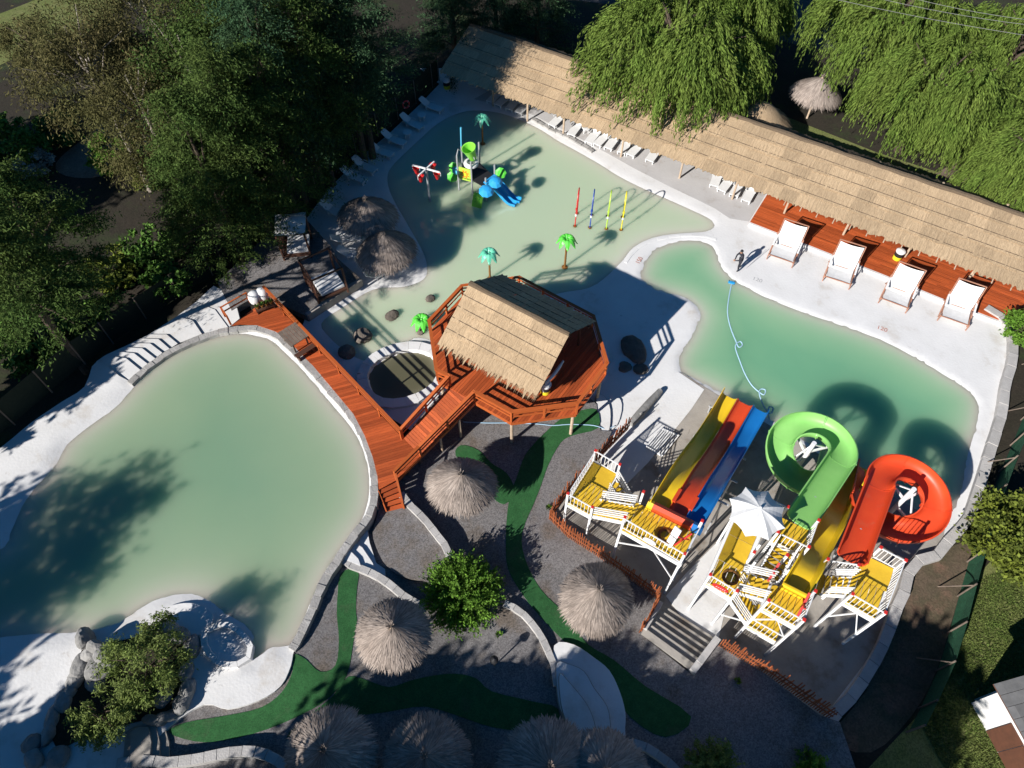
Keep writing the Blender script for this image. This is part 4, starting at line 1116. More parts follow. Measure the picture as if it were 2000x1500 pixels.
# ---- spiral slides
def spiral(name, label, mat, start, end_straight, centre, turn, z_list, exit_u, col_label):
    t = thing(name, label, 'water slide', W(*centre, YZ))
    p2 = []
    n1 = 12
    for i in range(n1): p2.append((Vector(start).lerp(Vector(end_straight), i / n1)))
    c = Vector(centre); r0 = Vector(end_straight) - c; r = r0.length; a0 = math.atan2(r0.y, r0.x)
    n2 = 44
    for i in range(n2 + 1): 
        a = a0 + turn * 2 * PI * i / n2
        p2.append(c + Vector((math.cos(a), math.sin(a))) * r)
    last = p2[-1]
    for i in range(1, 9): p2.append(last + Vector(((exit_u - last.x) * i / 8, 0)))
    ln = [0.]
    for a, b in zip(p2, p2[1:]): ln.append(ln[-1] + (b - a).length)
    tot = ln[-1]; path = []
    for q, l in zip(p2, ln):
        f = l / tot; zz = z_list[0]
        for (f0, za), (f1, zb) in zip(z_list, z_list[1:]):
            if f0 <= f <= f1: zz = za + (zb - za) * (f - f0) / (f1 - f0)
        path.append(W(q.x, q.y, zz))
    # split into a few moulded sections with flanged joints
    cuts = [0, n1, n1 + 11, n1 + 22, n1 + 33, n1 + 44, len(path) - 1]
    i_ = [(-.66,.52),(-.60,.535),(-.585,.34),(-.52,.15),(-.38,.04),(-.15,0),(.15,0),(.38,.04),(.52,.15),(.585,.34),(.60,.535),(.66,.52)]
    o_ = [(-.665,.48),(-.64,.46),(-.63,.3),(-.56,.09),(-.40,-.03),(-.15,-.06),(.15,-.06),(.40,-.03),(.56,.09),(.63,.3),(.64,.46),(.665,.48)]
    for a, b in zip(cuts, cuts[1:]):
        sweep(path[a:b + 1], i_, o_).build('chute_section', mat, t, True)
    fo = [(x * 1.06, y - .035 if y < .4 else y) for x, y in o_]
    for a in cuts[1:-1]:
        d = (path[a + 1] - path[a - 1]).normalized() * .025
        sweep([path[a] - d, path[a] + d], [(x, y + .006) for x, y in i_], fo).build('flange', mat, t)
    cw = W(centre[0], centre[1])
    B().tube([(cw.x, cw.y, YZ), (cw.x, cw.y, 3.95)], .11, 12).build('mast', 'white_paint', t, True)
    for k in (n1 + 6, n1 + 17, n1 + 28, n1 + 39):
        p = path[k] + Vector((0, 0, -.1))
        barpiece('arm', 'white_paint', t, Vector((cw.x, cw.y, p.z - .12)), p, .09, .1)
    for k in (n1 + 6, n1 + 28):
        p = path[k]
        barpiece('stay', 'white_paint', t, Vector((cw.x, cw.y, 3.8)), Vector((cw.x, cw.y, p.z)).lerp(p, .62) + Vector((0, 0, -.1)), .06)
    p = path[5]
    barpiece('support_leg', 'steel', t, Vector((p.x, p.y, YZ)), p, .1, shape='cyl')
    barpiece('support_leg', 'steel', t, Vector((path[-3].x, path[-3].y, -.8)), path[-3], .1, shape='cyl')
    return t
spiral('spiral_slide', 'green open spiral slide looping over the slide pool', 'green_frp', (17.75, 4.45), (22.0, 5.25), (22.15, 3.88), -1, [(0, 3.9), (.24, 3.55), (.5, 2.95), (.82, 1.75), (1, .55)], 24.6, '')
spiral('spiral_slide', 'red open spiral slide with one loop at the right of the slides', 'red_frp', (17.3, 6.95), (21.7, 7.2), (22.05, 8.56), 1, [(0, 3.65), (.24, 3.35), (.5, 2.75), (.82, 1.6), (1, .5)], 24.4, '')

# ---- white parasol on the tower
um = thing('parasol', 'white eight-ribbed parasol standing on the slide tower platform', 'parasol', W(16.55, 2.6, Z2))
uc = W(16.55, 2.6, 5.75); b = B(); n = 8
ribs = [uc + Vector((math.cos(R(12 + 45 * k)) * 1.26, math.sin(R(12 + 45 * k)) * 1.26, -.52)) for k in range(n)]
for k in range(n):
    a, c = ribs[k], ribs[(k + 1) % n]; st_ = 6
    base = len(b.v)
    for i in range(st_ + 1):
        t = i / st_
        pa, pc = uc.lerp(a, t) + Vector((0, 0, .1 * math.sin(PI * t))), uc.lerp(c, t) + Vector((0, 0, .1 * math.sin(PI * t)))
        for j in range(4):
            s = j / 3; q = pa.lerp(pc, s)
            q = q.lerp(uc, .10 * t * math.sin(PI * s)) + Vector((0, 0, -.06 * t * math.sin(PI * s)))
            b.v.append(tuple(q))
    for i in range(st_):
        for j in range(3):
            o_ = base + i * 4 + j
            b.f.append((o_, o_ + 4, o_ + 5, o_ + 1))
can_ = b.build('canopy', 'canvas', um)
B().tube([(uc.x, uc.y, Z2), (uc.x, uc.y, 5.82)], .035, 8).build('pole', 'white_paint', um)
for k in range(n):
    barpiece('rib', 'white_paint', can_, uc + Vector((0, 0, -.02)), ribs[k] + Vector((0, 0, .0)), .025, .03)
B().lathe([(.0, .12), (.05, .1), (.07, .02), (.07, -.03)], uc, 10).build('finial', 'white_paint', um)

# ---- things on the towers
def torus(b, c, r, rr, n=28, m=8, fl=1.):
    base = len(b.v)
    for i in range(n):
        a = 2 * PI * i / n
        for j in range(m):
            t = 2 * PI * j / m
            b.v.append((c[0] + (r + rr * math.cos(t)) * math.cos(a), c[1] + (r + rr * math.cos(t)) * math.sin(a), c[2] + rr * fl * math.sin(t)))
    for i in range(n):
        for j in range(m):
            b.f.append((base + i * m + j, base + ((i + 1) % n) * m + j, base + ((i + 1) % n) * m + (j + 1) % m, base + i * m + (j + 1) % m))
    return b
for px_, py_, z, lab in ((1300,1047,MZ1,'brown ring lying on the deck behind the three-lane slide'),(1427,1127,Z2,'brown ring lying on the deck below the white parasol')):
    p = P(px_, py_, z + .05)
    tag(torus(B(), p, .30, .075, fl=.5).build('swim_ring', 'brown_paint', None, True), lab, 'ring', 'brown rings on the slide decks')
def cross(lab, p, q, h, w):
    p, q = Vector(p), Vector(q)
    t = thing('barrier', lab, 'barrier', p)
    barpiece('bar', 'red_paint', t, p + Vector((0, 0, .1)), q + Vector((0, 0, h)), w, .05)
    barpiece('bar', 'red_paint', t, p + Vector((0, 0, h)) + SU * .06, q + Vector((0, 0, .1)) + SU * .06, w, .05)
    return t
cross('red crossed barrier on the deck beside the blue lane', W(14.0,.1,MZ1), W(14.5,.55,MZ1), .9, .06)
cross('red barrier bars between parasol tower and yellow slide deck', W(14.3,4.1,Z3), W(14.9,4.15,Z3), .9, .09)
cross('red barrier bars at the right edge of the yellow slide deck', W(13.5,5.62,Z3), W(14.3,5.6,Z3), .9, .09)
sb = thing('notice_board', 'white notice board standing beside the red crossed barrier', 'sign', W(14.1, -.15, MZ1))
B().bar(W(14.0,-.12,MZ1 + .05), W(14.25,-.05,MZ1 + 1.25), .34, .05).build('board', 'white_paint', sb)
barpiece('foot', 'white_paint', sb, W(13.85,-.15,MZ1 + .03), W(14.3,-.1,MZ1 + .03), .3, .05)
bd = thing('rail_sign', 'oval red sign with white lettering on the railing below the parasol tower', 'sign', W(13.2, 2.5, Z2 + .5))
M2 = Matrix.Identity(3)
q = W(13.16, 2.5, Z2 + .55); b = B()
ov = [q + SV * (.36 * math.cos(R(20 * k))) + Vector((0, 0, .2 * math.sin(R(20 * k)))) for k in range(18)]
b.v = [tuple(p - SU * .03) for p in ov] + [tuple(p + SU * .01) for p in ov]
b.f = [tuple(range(18)), tuple(range(18, 36))[::-1]] + [(i, (i + 1) % 18, 18 + (i + 1) % 18, 18 + i)[::-1] for i in range(18)]
b.build('plate', 'red_paint', bd)
for k in range(5):
    c = q - SU * .035 + SV * (-.18 + .09 * k)
    B().bar(c + Vector((0, 0, -.06)), c + Vector((0, 0, .06)) + SV * .03, .012, .03, up=SU).build('letter_stroke', 'white_paint', bd)
bd2 = thing('rail_sign', 'small white oval sign on the railing behind the three-lane slide', 'sign', W(13.5, -.9, MZ1 + .5))
q = W(13.44, -.9, MZ1 + .55); b = B()
ov = [q + SV * (.3 * math.cos(R(20 * k))) + Vector((0, 0, .18 * math.sin(R(20 * k)))) for k in range(18)]
b.v = [tuple(p - SU * .03) for p in ov] + [tuple(p + SU * .01) for p in ov]
b.f = [tuple(range(18)), tuple(range(18, 36))[::-1]] + [(i, (i + 1) % 18, 18 + (i + 1) % 18, 18 + i)[::-1] for i in range(18)]
b.build('plate', 'white_paint', bd2)

# ---- orange picket fences and the slatted gate of the yard
def picket_fence(label, path, h=1.05, gap=.13, seed=0, zf=None):
    rn = random.Random(seed)
    q = resample(path, gap); t = thing('picket_fence', label, 'fence', q[0])
    for i, p in enumerate(q):
        hh = h + rn.uniform(-.22, .28); z0 = (zf(p) if zf else p.z)
        tip = p + Vector((rn.uniform(-.06, .06), rn.uniform(-.06, .06), 0)); tip.z = z0 + hh
        barpiece('picket', 'picket', t, Vector((p.x, p.y, z0 - .05)), tip, rn.uniform(.04, .06), shape='cyl')
    for a, b in zip(path, path[1:]):
        for k in (.35, .7):
            a2, b2 = Vector(a), Vector(b)
            za, zb = (zf(a2) if zf else a2.z), (zf(b2) if zf else b2.z)
            barpiece('rail', 'picket', t, Vector((a2.x, a2.y, za + h * k)) + Vector((.04, -.03, 0)), Vector((b2.x, b2.y, zb + h * k)) + Vector((.04, -.03, 0)), .05, .06)
    return t
zg = lambda p: g(p.x, p.y)
picket_fence('rusty orange picket fence left of the slide yard beside the gravel path', [T(a, b) for a, b in [(1226,838),(1180,885),(1140,930),(1100,975),(1073,1014)]], 1.25, .10, 1, zg)
picket_fence('long orange picket fence in front of the three-lane slide tower', [T(a, b) for a, b in [(1073,1014),(1110,1050),(1160,1082),(1225,1128),(1282,1168)]], 1.2, .10, 2, zg)
picket_fence('short orange picket fence running down beside the yard stair', [T(a, b) for a, b in [(1284,1172),(1270,1200),(1248,1236)]], 1.1, .10, 3, zg)
picket_fence('orange picket fence right of the yard stair fading into shade', [T(a, b) for a, b in [(1404,1262),(1450,1290),(1500,1318),(1560,1362),(1618,1402)]], 1.2, .10, 4, zg)
gt = thing('slatted_gate', 'white slatted ramp gate lying on the concrete slide landing', 'gate', P(1290, 870, .15))
ga, gb_, gc, gd = P(1263,872,.2), P(1293,836,.2), P(1326,850,.2), P(1294,890,.2)
for i in range(9):
    t = i / 8
    barpiece('slat', 'white_paint', gt, ga.lerp(gd, t), gb_.lerp(gc, t), .06, .05)
for a, b in ((ga, gd), (gb_, gc)):
    barpiece('frame_bar', 'white_paint', gt, a + Vector((0, 0, -.05)), b + Vector((0, 0, -.05)), .08, .06)
lg = thing('driftwood_log', 'pale hollow log lying on the white slide landing', 'log', P(1262, 805, .1))
B().tube([P(1232,828,.25), P(1250,808,.3), P(1270,785,.3), P(1290,763,.28)], [.2,.24,.22,.17], 9).build('bark', 'rock_grey', lg, True)
B().tube([P(1249,809,.4), P(1255,806,.75)], [.07,.03], 6).build('branch_stub', 'rock_grey', lg, True)
# ============================================================ KIDS POOL TOYS
def frond_palm(name, label, base, h, mat, n=8, r=.62, seed=0, tilt=.0):
    rn = random.Random(seed)
    t = thing(name, label, 'toy palm', base, 'water-play palm trees')
    B().tube([base + Vector((0, 0, -.35)), base + Vector((0, 0, h))], [.075, .055], 10).build('trunk', 'brown_paint', t, True)
    B().lathe([(.2, -.05), (.2, .03), (.08, .06), (.06, .1)], base + Vector((0, 0, 0)), 12).build('foot', 'brown_paint', t)
    for k in range(n):
        a = 2 * PI * k / n + rn.uniform(-.1, .1); d = Vector((math.cos(a), math.sin(a), 0)); s = Vector((-d.y, d.x, 0))
        top = base + Vector((0, 0, h)); b = B(); m = 7
        for i in range(m + 1):
            q = i / m; rr = .06 + r * q; z = .22 * math.sin(PI * min(1, q * 1.1)) - .30 * q * q
            w = .17 * math.sin(PI * (q * .86 + .12)) + .012
            c = top + d * rr + Vector((0, 0, z))
            b.v += [tuple(c - s * w + Vector((0, 0, -.05))), tuple(c), tuple(c + s * w + Vector((0, 0, -.05))), tuple(c + Vector((0, 0, -.05)))]
        for i in range(m):
            o_ = 4 * i
            b.f += [(o_, o_ + 1, o_ + 5, o_ + 4), (o_ + 1, o_ + 2, o_ + 6, o_ + 5), (o_ + 2, o_ + 3, o_ + 7, o_ + 6), (o_ + 3, o_, o_ + 4, o_ + 7)]
        b.f += [(3, 2, 1, 0), (4 * m, 4 * m + 1, 4 * m + 2, 4 * m + 3)]
        b.build('frond', mat, t, False)
    B().lathe([(0, .1), (.07, .06), (.1, 0), (.06, -.12), (0, -.14)], base + Vector((0, 0, h)), 10).build('crown_knob', mat, t, True)
    return t
frond_palm('toy_palm', 'bright green toy palm on a brown pole in the middle of the kids pool', P(1103,522), 2.45, 'palm_green', seed=1)
frond_palm('toy_palm', 'teal toy palm on a brown pole beside the thatched hut', P(957,545), 2.3, 'palm_teal', seed=2)
frond_palm('toy_palm', 'shaded green toy palm at the far end of the kids pool near the shelter', P(943,281), 2.2, 'palm_teal', seed=3)
frond_palm('toy_palm', 'bright green low toy palm standing left of the octagonal platform', P(826,640), .75, 'palm_green', n=9, r=.66, seed=4)

# ---- spray hoops
for k, ((a, b_), mat, lab) in enumerate((((1123,442),'toy_red','red spray hoop, first of the row of four in the kids pool'),((1152,445),'toy_navy','blue spray hoop, second of the row in the kids pool'),
                         ((1184,447),'toy_lime','lime yellow spray hoop, third of the row in the kids pool'),((1213,449),'toy_yellow','orange-yellow spray hoop, nearest the white deck in the row'))):
    base = P(a, b_); d = Vector((.16, .987, 0)); t = thing('spray_hoop', lab, 'spray hoop', base, 'row of spray hoops')
    hw, hh = .62, 2.6; pth = [base + Vector((0, 0, -.35))] + [base + Vector((0, 0, hh - hw - .2 + .0))]
    c = base + d * hw + Vector((0, 0, hh - hw - .2))
    pth += [c + (-d * math.cos(R(x))) * hw + Vector((0, 0, math.sin(R(x)) * (hw + .2))) for x in range(15, 181, 15)]
    pth += [base + d * hw * 2 + Vector((0, 0, -.35))]
    B().tube(pth, .038, 8).build('hoop', mat, t, True)
    for q in (base, base + d * hw * 2):
        B().lathe([(0, .06), (.12, .05), (.13, -.3)], q, 10).build('foot', 'brown_paint', t)
    for zz in (1.0, 1.5):
        B().lathe([(0, .07), (.075, .07), (.075, -.07), (0, -.07)], base + Vector((0, 0, zz)), 8).build('collar', 'white_plastic' if zz < 1.2 else mat, t)

# ---- windmill of tipping buckets
wb = P(840, 392); t = thing('bucket_windmill', 'white post with four red tipping buckets on cross arms', 'water toy', wb)
B().tube([wb + Vector((0, 0, -.35)), wb + Vector((0, 0, 2.7))], [.09, .07], 10).build('pole', 'steel', t, True)
top = wb + Vector((0, 0, 2.72))
for d, L in ((Vector((.93, -.37, 0)), .98), (Vector((.55, .83, 0)), .85)):
    B().bar(top - d * L, top + d * L, .09, .08).build('arm', 'white_paint', t)
    for s in (-1, 1):
        e = top + d * s * L * .78
        bk = B().lathe([(0, -.62), (.1, -.60), (.23, -.12), (.25, -.1), (.21, -.12), (.09, -.55), (0, -.56)], e, 14).build('bucket', 'toy_red', t, True)
        B().bar(e + d * .26 + Vector((0, 0, -.3)), e + d * .26, .03).build('hanger', 'white_paint', bk); B().bar(e - d * .26 + Vector((0, 0, -.3)), e - d * .26, .03).build('hanger', 'white_paint', bk)

# ---- water-play tower: giant bucket, panels, blue double slide, lime ramp
kb = P(930, 380); t = thing('play_tower', 'water-play tower with green tipping bucket, flower panel and blue double slide', 'play structure', kb)
kp = [P(897,370), P(925,376), P(951,391), P(965,345)]
def ppost(p, h, nm='post'): B().tube([p + Vector((0, 0, -.4)), p + Vector((0, 0, h))], .06, 8).build(nm, 'steel', t, True)
A_, B_, C_, D_ = P(897,371), P(923,378), P(950,393), P(938,330)
ppost(A_, 2.9); ppost(B_, 2.7); ppost(C_, 2.0); ppost(P(938,345), 2.9); ppost(P(905,345), 2.6); ppost(P(967,372), 2.2)
ctr = (A_ + B_ + C_ + P(938,345)) / 4
dk = [A_, B_, C_, P(966,372), P(938,345), P(907,347)]
B().prism([(p.x, p.y) for p in dk], 1.12, 1.2).build('deck', 'black', t)
# flower panel
pa, pb = A_ + Vector((0, 0, 1.0)), B_ + Vector((0, 0, 1.0)); n_ = Vector(((pb - pa).y, -(pb - pa).x, 0)).normalized()
q = [pa.lerp(pb, .08), pa.lerp(pb, .92)]
B().add([q[0], q[1], q[1] + Vector((0, 0, 1.0)), q[0] + Vector((0, 0, 1.0)), q[0] - n_ * .05, q[1] - n_ * .05, q[1] - n_ * .05 + Vector((0, 0, 1.0)), q[0] - n_ * .05 + Vector((0, 0, 1.0))],
    [(0,1,2,3),(7,6,5,4),(0,4,5,1),(1,5,6,2),(2,6,7,3),(3,7,4,0)]).build('panel', 'toy_lime', t)
fc = pa.lerp(pb, .5) + Vector((0, 0, .52)) + n_ * .015; ex = (pb - pa).normalized(); b = B()
b.v = [tuple(fc + (ex * math.cos(R(15 * k)) + Vector((0, 0, math.sin(R(15 * k))))) * (.34 if k % 3 else .17)) for k in range(24)]
b.v += [tuple(Vector(v) - n_ * .012) for v in b.v]
b.f = [tuple(range(24)), tuple(range(24, 48))[::-1]]; flw = b.build('flower', 'toy_orange', t)
b = B(); b.v = [tuple(fc + n_ * .012 + (ex * math.cos(R(30 * k)) + Vector((0, 0, math.sin(R(30 * k))))) * .15) for k in range(12)]; b.f = [tuple(range(12))]; b.build('flower_heart', 'toy_yellow', flw)
# giant bucket in its yoke
bc = ctr + Vector((-.15, .15, 3.05)); tl = Matrix.Rotation(R(-14), 3, 'Y') @ Matrix.Rotation(R(10), 3, 'X')
B().lathe([(0, -.62), (.22, -.6), (.46, .45), (.49, .47), (.43, .45), (.19, -.52), (0, -.54)], bc, 20, tl).build('tipping_bucket', 'lime', t, True)
yl, yr = A_ + Vector((0, 0, 2.9)), B_ + Vector((.25, .25, 2.7))
for a, s in ((yl, -1), (yr, 1)):
    B().tube([a, a + Vector((.12 * -s, .1, .45)), bc + Vector((.5 * s, -.05 * s, 0))], .04, 7).build('yoke', 'steel', t, True)
B().tube([P(905,345) + Vector((0, 0, 2.6)), P(905,345) + Vector((.05, .1, 4.0))], [.05, .06], 8).build('spout', 'toy_cyan', t, True)
B().lathe([(.5, -.1), (.52, 0), (.48, .08), (.3, .12)], bc + Vector((0, 0, -.85)), 16).build('splash_ring', 'canvas', t, True)
# shell roofs
for c, r in ((P(950,372,1.95), .52), (P(968,355,2.35), .48)):
    B().lathe([(0, .22), (r * .35, .2), (r * .7, .12), (r, -.06), (r * .96, -.08), (r * .5, .06), (0, .12)], c, 9, Matrix.Rotation(R(16), 3, 'X')).build('shell_roof', 'toy_blue', t)
# leaves and dials at the sides
for c, m, r in ((P(886,327,1.3),'palm_green',.36),(P(884,345,.8),'palm_green',.4),(P(978,338,1.1),'palm_green',.4),(P(891,333,1.3),'toy_cyan',.3)):
    B().lathe([(0, .05), (r * .6, .06), (r, 0), (r * .6, -.05), (0, -.05)], c, 7, Matrix.Rotation(R(62), 3, 'X')).build('side_leaf', m, t)
# lime climbing ramp
ra, rbm = P(927,375,1.15), P(921,405,-.1); w_ = (P(946,380,1.15) - ra); b = B(); m = 8
for i in range(m + 1):
    q = i / m; p = ra.lerp(rbm, q) + Vector((0, 0, .28 * math.sin(PI * q)))
    for e, dz in ((0, 0), (1, 0), (1, -.1), (0, -.1)): b.v.append(tuple(p + w_ * e * 1.0 + Vector((0, 0, dz))))
for i in range(m):
    o_ = 4 * i
    b.f += [(o_, o_ + 4, o_ + 5, o_ + 1), (o_ + 1, o_ + 5, o_ + 6, o_ + 2), (o_ + 2, o_ + 6, o_ + 7, o_ + 3), (o_ + 3, o_ + 7, o_ + 4, o_)]
b.f += [(0, 1, 2, 3), (4 * m + 3, 4 * m + 2, 4 * m + 1, 4 * m)]
rmp = b.build('climbing_ramp', 'lime', t)
rn = random.Random(4)
for i in range(5):
    for e in (.28, .72):
        q = .14 + .15 * i; p = ra.lerp(rbm, q) + Vector((0, 0, .28 * math.sin(PI * q) + .01)) + w_ * e
        B().lathe([(0, .04), (.05, .03), (.06, 0)], p, 7).build('grip', 'palm_green', rmp)
# blue double slide
sa, sb_ = P(958,356,1.35), P(1012,399,-.02); sw = Vector((.55, .62, 0)).normalized()
for k in (-1, 1):
    pth = []
    for i in range(15):
        q = i / 14; zq = 1.3 * (1 - ss(min(1, q * 1.18))) + .08
        p = sa.lerp(sb_, q); pth.append(Vector((p.x, p.y, zq)) + sw * k * .24)
    sweep(pth, [(-.235,.2),(-.2,.2),(-.17,.06),(-.06,0),(.06,0),(.17,.06),(.2,.2),(.235,.2)], [(-.236,.17),(-.225,.05),(-.2,-.03),(-.06,-.05),(.06,-.05),(.2,-.03),(.225,.05),(.236,.17)]).build('slide_lane', 'toy_blue', t, True)
B().bar(sa + sw * -.55 + Vector((0, 0, .25)), sa + sw * .55 + Vector((0, 0, .25)), .3, .12).build('slide_hood', 'toy_blue', t, bevel=.04)

# ============================================================ LOUNGERS, DECK CHAIRS, TABLES
def make_lounger():
    t = thing('sun_lounger', 'white plastic sun lounger', 'sun lounger')
    prof = [(-.95,.30),(-.5,.30),(0,.30),(.3,.31)]; back = [(.32,.33),(.6,.52),(.9,.72),(.98,.75)]
    def slab(pr, w, nm, rad=0):
        b = B(); 
        for i, (x, z) in enumerate(pr):
            ww = w * (1 - rad * (i == len(pr) - 1) - rad * .4 * (i == len(pr) - 2))
            b.v += [(x, -ww, z), (x, ww, z), (x, ww, z - .05), (x, -ww, z - .05)]
        for i in range(len(pr) - 1):
            o_ = 4 * i; b.f += [(o_, o_ + 4, o_ + 5, o_ + 1)[::-1], (o_ + 1, o_ + 5, o_ + 6, o_ + 2)[::-1], (o_ + 2, o_ + 6, o_ + 7, o_ + 3)[::-1], (o_ + 3, o_ + 7, o_ + 4, o_)[::-1]]
        e = 4 * (len(pr) - 1); b.f += [(0, 1, 2, 3)[::-1], (e + 3, e + 2, e + 1, e)[::-1]]
        return b.build(nm, 'white_plastic', t)
    slab(prof, .32, 'seat'); slab(back, .31, 'backrest', .35)
    for x in (-.85, .35):
        for s in (-1, 1): B().bar((x, s * .26, 0), (x, s * .28, .27), .07, .07).build('leg', 'white_plastic', t)
    for s in (-1, 1): B().bar((-.1, s * .34, .46), (.38, s * .34, .44), .06, .04).build('armrest', 'white_plastic', t)
    return t
lounger0 = make_lounger(); lstate = [lounger0]
def lounger(px_, py_, rot, label, z=GZ, group='white sun loungers'):
    p = P(px_, py_, z + .25); p.z = z
    o = lstate.pop() if lstate else copy_tree(lounger0)
    o.location = p; o.rotation_euler = (0, 0, rot); o['label'] = label; o['group'] = group
    return o
hl = math.atan2(.50, -.86)             # head end of the loungers by the dark fence
for k, (a, b_) in enumerate([(843,208),(805,241),(770,273),(745,296),(713,325),(692,345)]):
    lounger(a, b_, hl + R([4,-3,2,5,-2,3][k]), ['white lounger nearest the shelter in the row by the dark fence','second white lounger from the shelter in the row by the dark fence','third white lounger from the shelter by the dark fence',
        'fourth white lounger from the shelter by the dark fence','fifth white lounger from the shelter by the dark fence','white lounger farthest from the shelter in the row by the dark fence'][k])
hs = math.atan2(SH_N.y, SH_N.x)
spots = [(968,187),(985,194),(1004,201),(1024,208),(1090,233),(1125,250),(1160,265),(1178,270),(1197,276),(1222,284),(1243,290),(1278,300),(1400,347),(1420,358),(1441,366),(1465,377)]
labs = ['white lounger deepest in tree shade under the shelter end','second white lounger in tree shade under the shelter','third white lounger in tree shade under the shelter','fourth white lounger at the edge of tree shade under the shelter',
        'first sunlit white lounger under the shelter from the left','white lounger just left of the white table under the shelter','white lounger just right of the white table under the shelter','middle white lounger of the close trio under the shelter',
        'right white lounger of the close trio under the shelter','white lounger beside a shelter post','white lounger one place right of the shelter post','lone white lounger in front of the shelter eave',
        'left white lounger of the four near the timber deck','second white lounger of the four near the timber deck','third white lounger of the four near the timber deck','white lounger touching the timber deck corner']
for k, (a, b_) in enumerate(spots):
    lounger(a, b_, hs + R([3,-4,5,0,-3,4,2,-3,3,6,-4,2,10,-3,4,2][k]), labs[k])
lounger(652, 412, R(150), 'white lounger in shade left of the upper thatched parasol', GZ)
lounger(676, 466, R(200), 'white lounger in shade between terrace and the two thatched parasols', GZ)
lounger(690, 497, R(170), 'white lounger in deep shade left of the lower thatched parasol', GZ)
lounger(741, 533, R(215), 'white lounger on the sunny beach below the thatched parasols', GZ)
def low_table(px_, py_, label, mat='white_plastic'):
    p = P(px_, py_, .3); p.z = GZ
    t = thing('side_table', label, 'table', p, 'low white tables')
    B().lathe([(0, .45), (.32, .45), (.34, .43), (.32, .41), (0, .41)], p, 14).build('table_top', mat, t)
    for k in range(4):
        a = R(45 + 90 * k); B().bar(p + Vector((math.cos(a) * .24, math.sin(a) * .24, 0)), p + Vector((math.cos(a) * .18, math.sin(a) * .18, .41)), .05).build('leg', mat, t)
low_table(824, 228, 'low white table between the two loungers nearest the shelter')
low_table(796, 262, 'low white table between the second and third fence loungers')
low_table(1145, 253, 'low white table among the sunlit shelter loungers')
low_table(728, 517, 'low white table below the lower thatched parasol')

def make_deckchair():
    t = thing('giant_deck_chair', 'giant deck chair', 'deck chair')
    w = .78
    def sling(pr, nm, sag=.04):
        b = B(); m = 6
        for i, (x, z) in enumerate(pr):
            for j in range(m + 1):
                s = -1 + 2 * j / m
                b.v.append((x, s * (w - .06), z - sag * (1 - s * s)))
        for i in range(len(pr) - 1):
            for j in range(m):
                o_ = i * (m + 1) + j; b.f.append((o_, o_ + 1, o_ + m + 2, o_ + m + 1))
        o = b.build(nm, 'canvas', t); md = o.modifiers.new('thick', 'SOLIDIFY'); md.thickness = .012; return o
    sling([(-.95,.42),(-.5,.38),(0,.36),(.35,.40)], 'seat_canvas')
    sling([(.36,.42),(.5,.75),(.68,1.2),(.84,1.62),(.93,1.82)], 'back_canvas', .09)
    sling([(.40,.62),(.47,.8),(.56,1.02),(.60,1.15)], 'cushion', -.05)
    for s in (-1, 1):
        B().bar((-1.0, s * w, .08), (1.0, s * w, 1.92), .055, .09).build('side_beam', 'chairwood', t) if False else None
        B().bar((-1.02, s * w, .40), (.40, s * w, .38), .05, .09).build('seat_rail', 'chairwood', t)
        B().bar((.30, s * w, .30), (.97, s * w, 1.92), .05, .09).build('back_rail', 'chairwood', t)
        B().bar((-1.0, s * (w + .04), 0), (-.92, s * (w + .04), .46), .05, .08).build('leg', 'chairwood', t)
        B().bar((-.72, s * (w + .05), .02), (.62, s * (w + .05), 1.02), .05, .07).build('strut', 'chairwood', t)
        B().bar((.85, s * (w + .04), 0), (.30, s * (w + .04), .52), .05, .08).build('leg', 'chairwood', t)
        B().bar((-.45, s * (w + .02), .80), (.55, s * (w + .02), .92), .10, .04).build('armrest', 'white_paint', t)
    for x, z in ((-.98, .43), (.97, 1.9), (.34, .36), (.6, 1.08)):
        B().bar((x, -w - .02, z), (x, w + .02, z), .05, .05).build('cross_bar', 'chairwood', t)
    return t
dc = make_deckchair()
sp = [((1500,507),(1543,522)),((1610,550),(1653,564)),((1719,593),(1764,610)),((1834,627),(1882,644))]
lb = ['giant white deck chair nearest the pool corner, leftmost of four','second giant white deck chair from the left beside the timber deck','third giant white deck chair from the left, below the striped bin','giant white deck chair nearest the kerb wall, rightmost of four']
for k, ((a, b_), (c_, d_)) in enumerate(sp):
    m = (P(a, b_, GZ) + P(c_, d_, GZ)) / 2; wv = P(c_, d_, GZ) - P(a, b_, GZ)
    rot = math.atan2(wv.y, wv.x) + R(90)
    o = dc if k == 0 else copy_tree(dc)
    o.location = m + Vector((math.cos(rot), math.sin(rot), 0)) * 1.0; o.location.z = GZ; o.rotation_euler = (0, 0, rot)
    o['label'] = lb[k]; o['group'] = 'giant deck chairs'

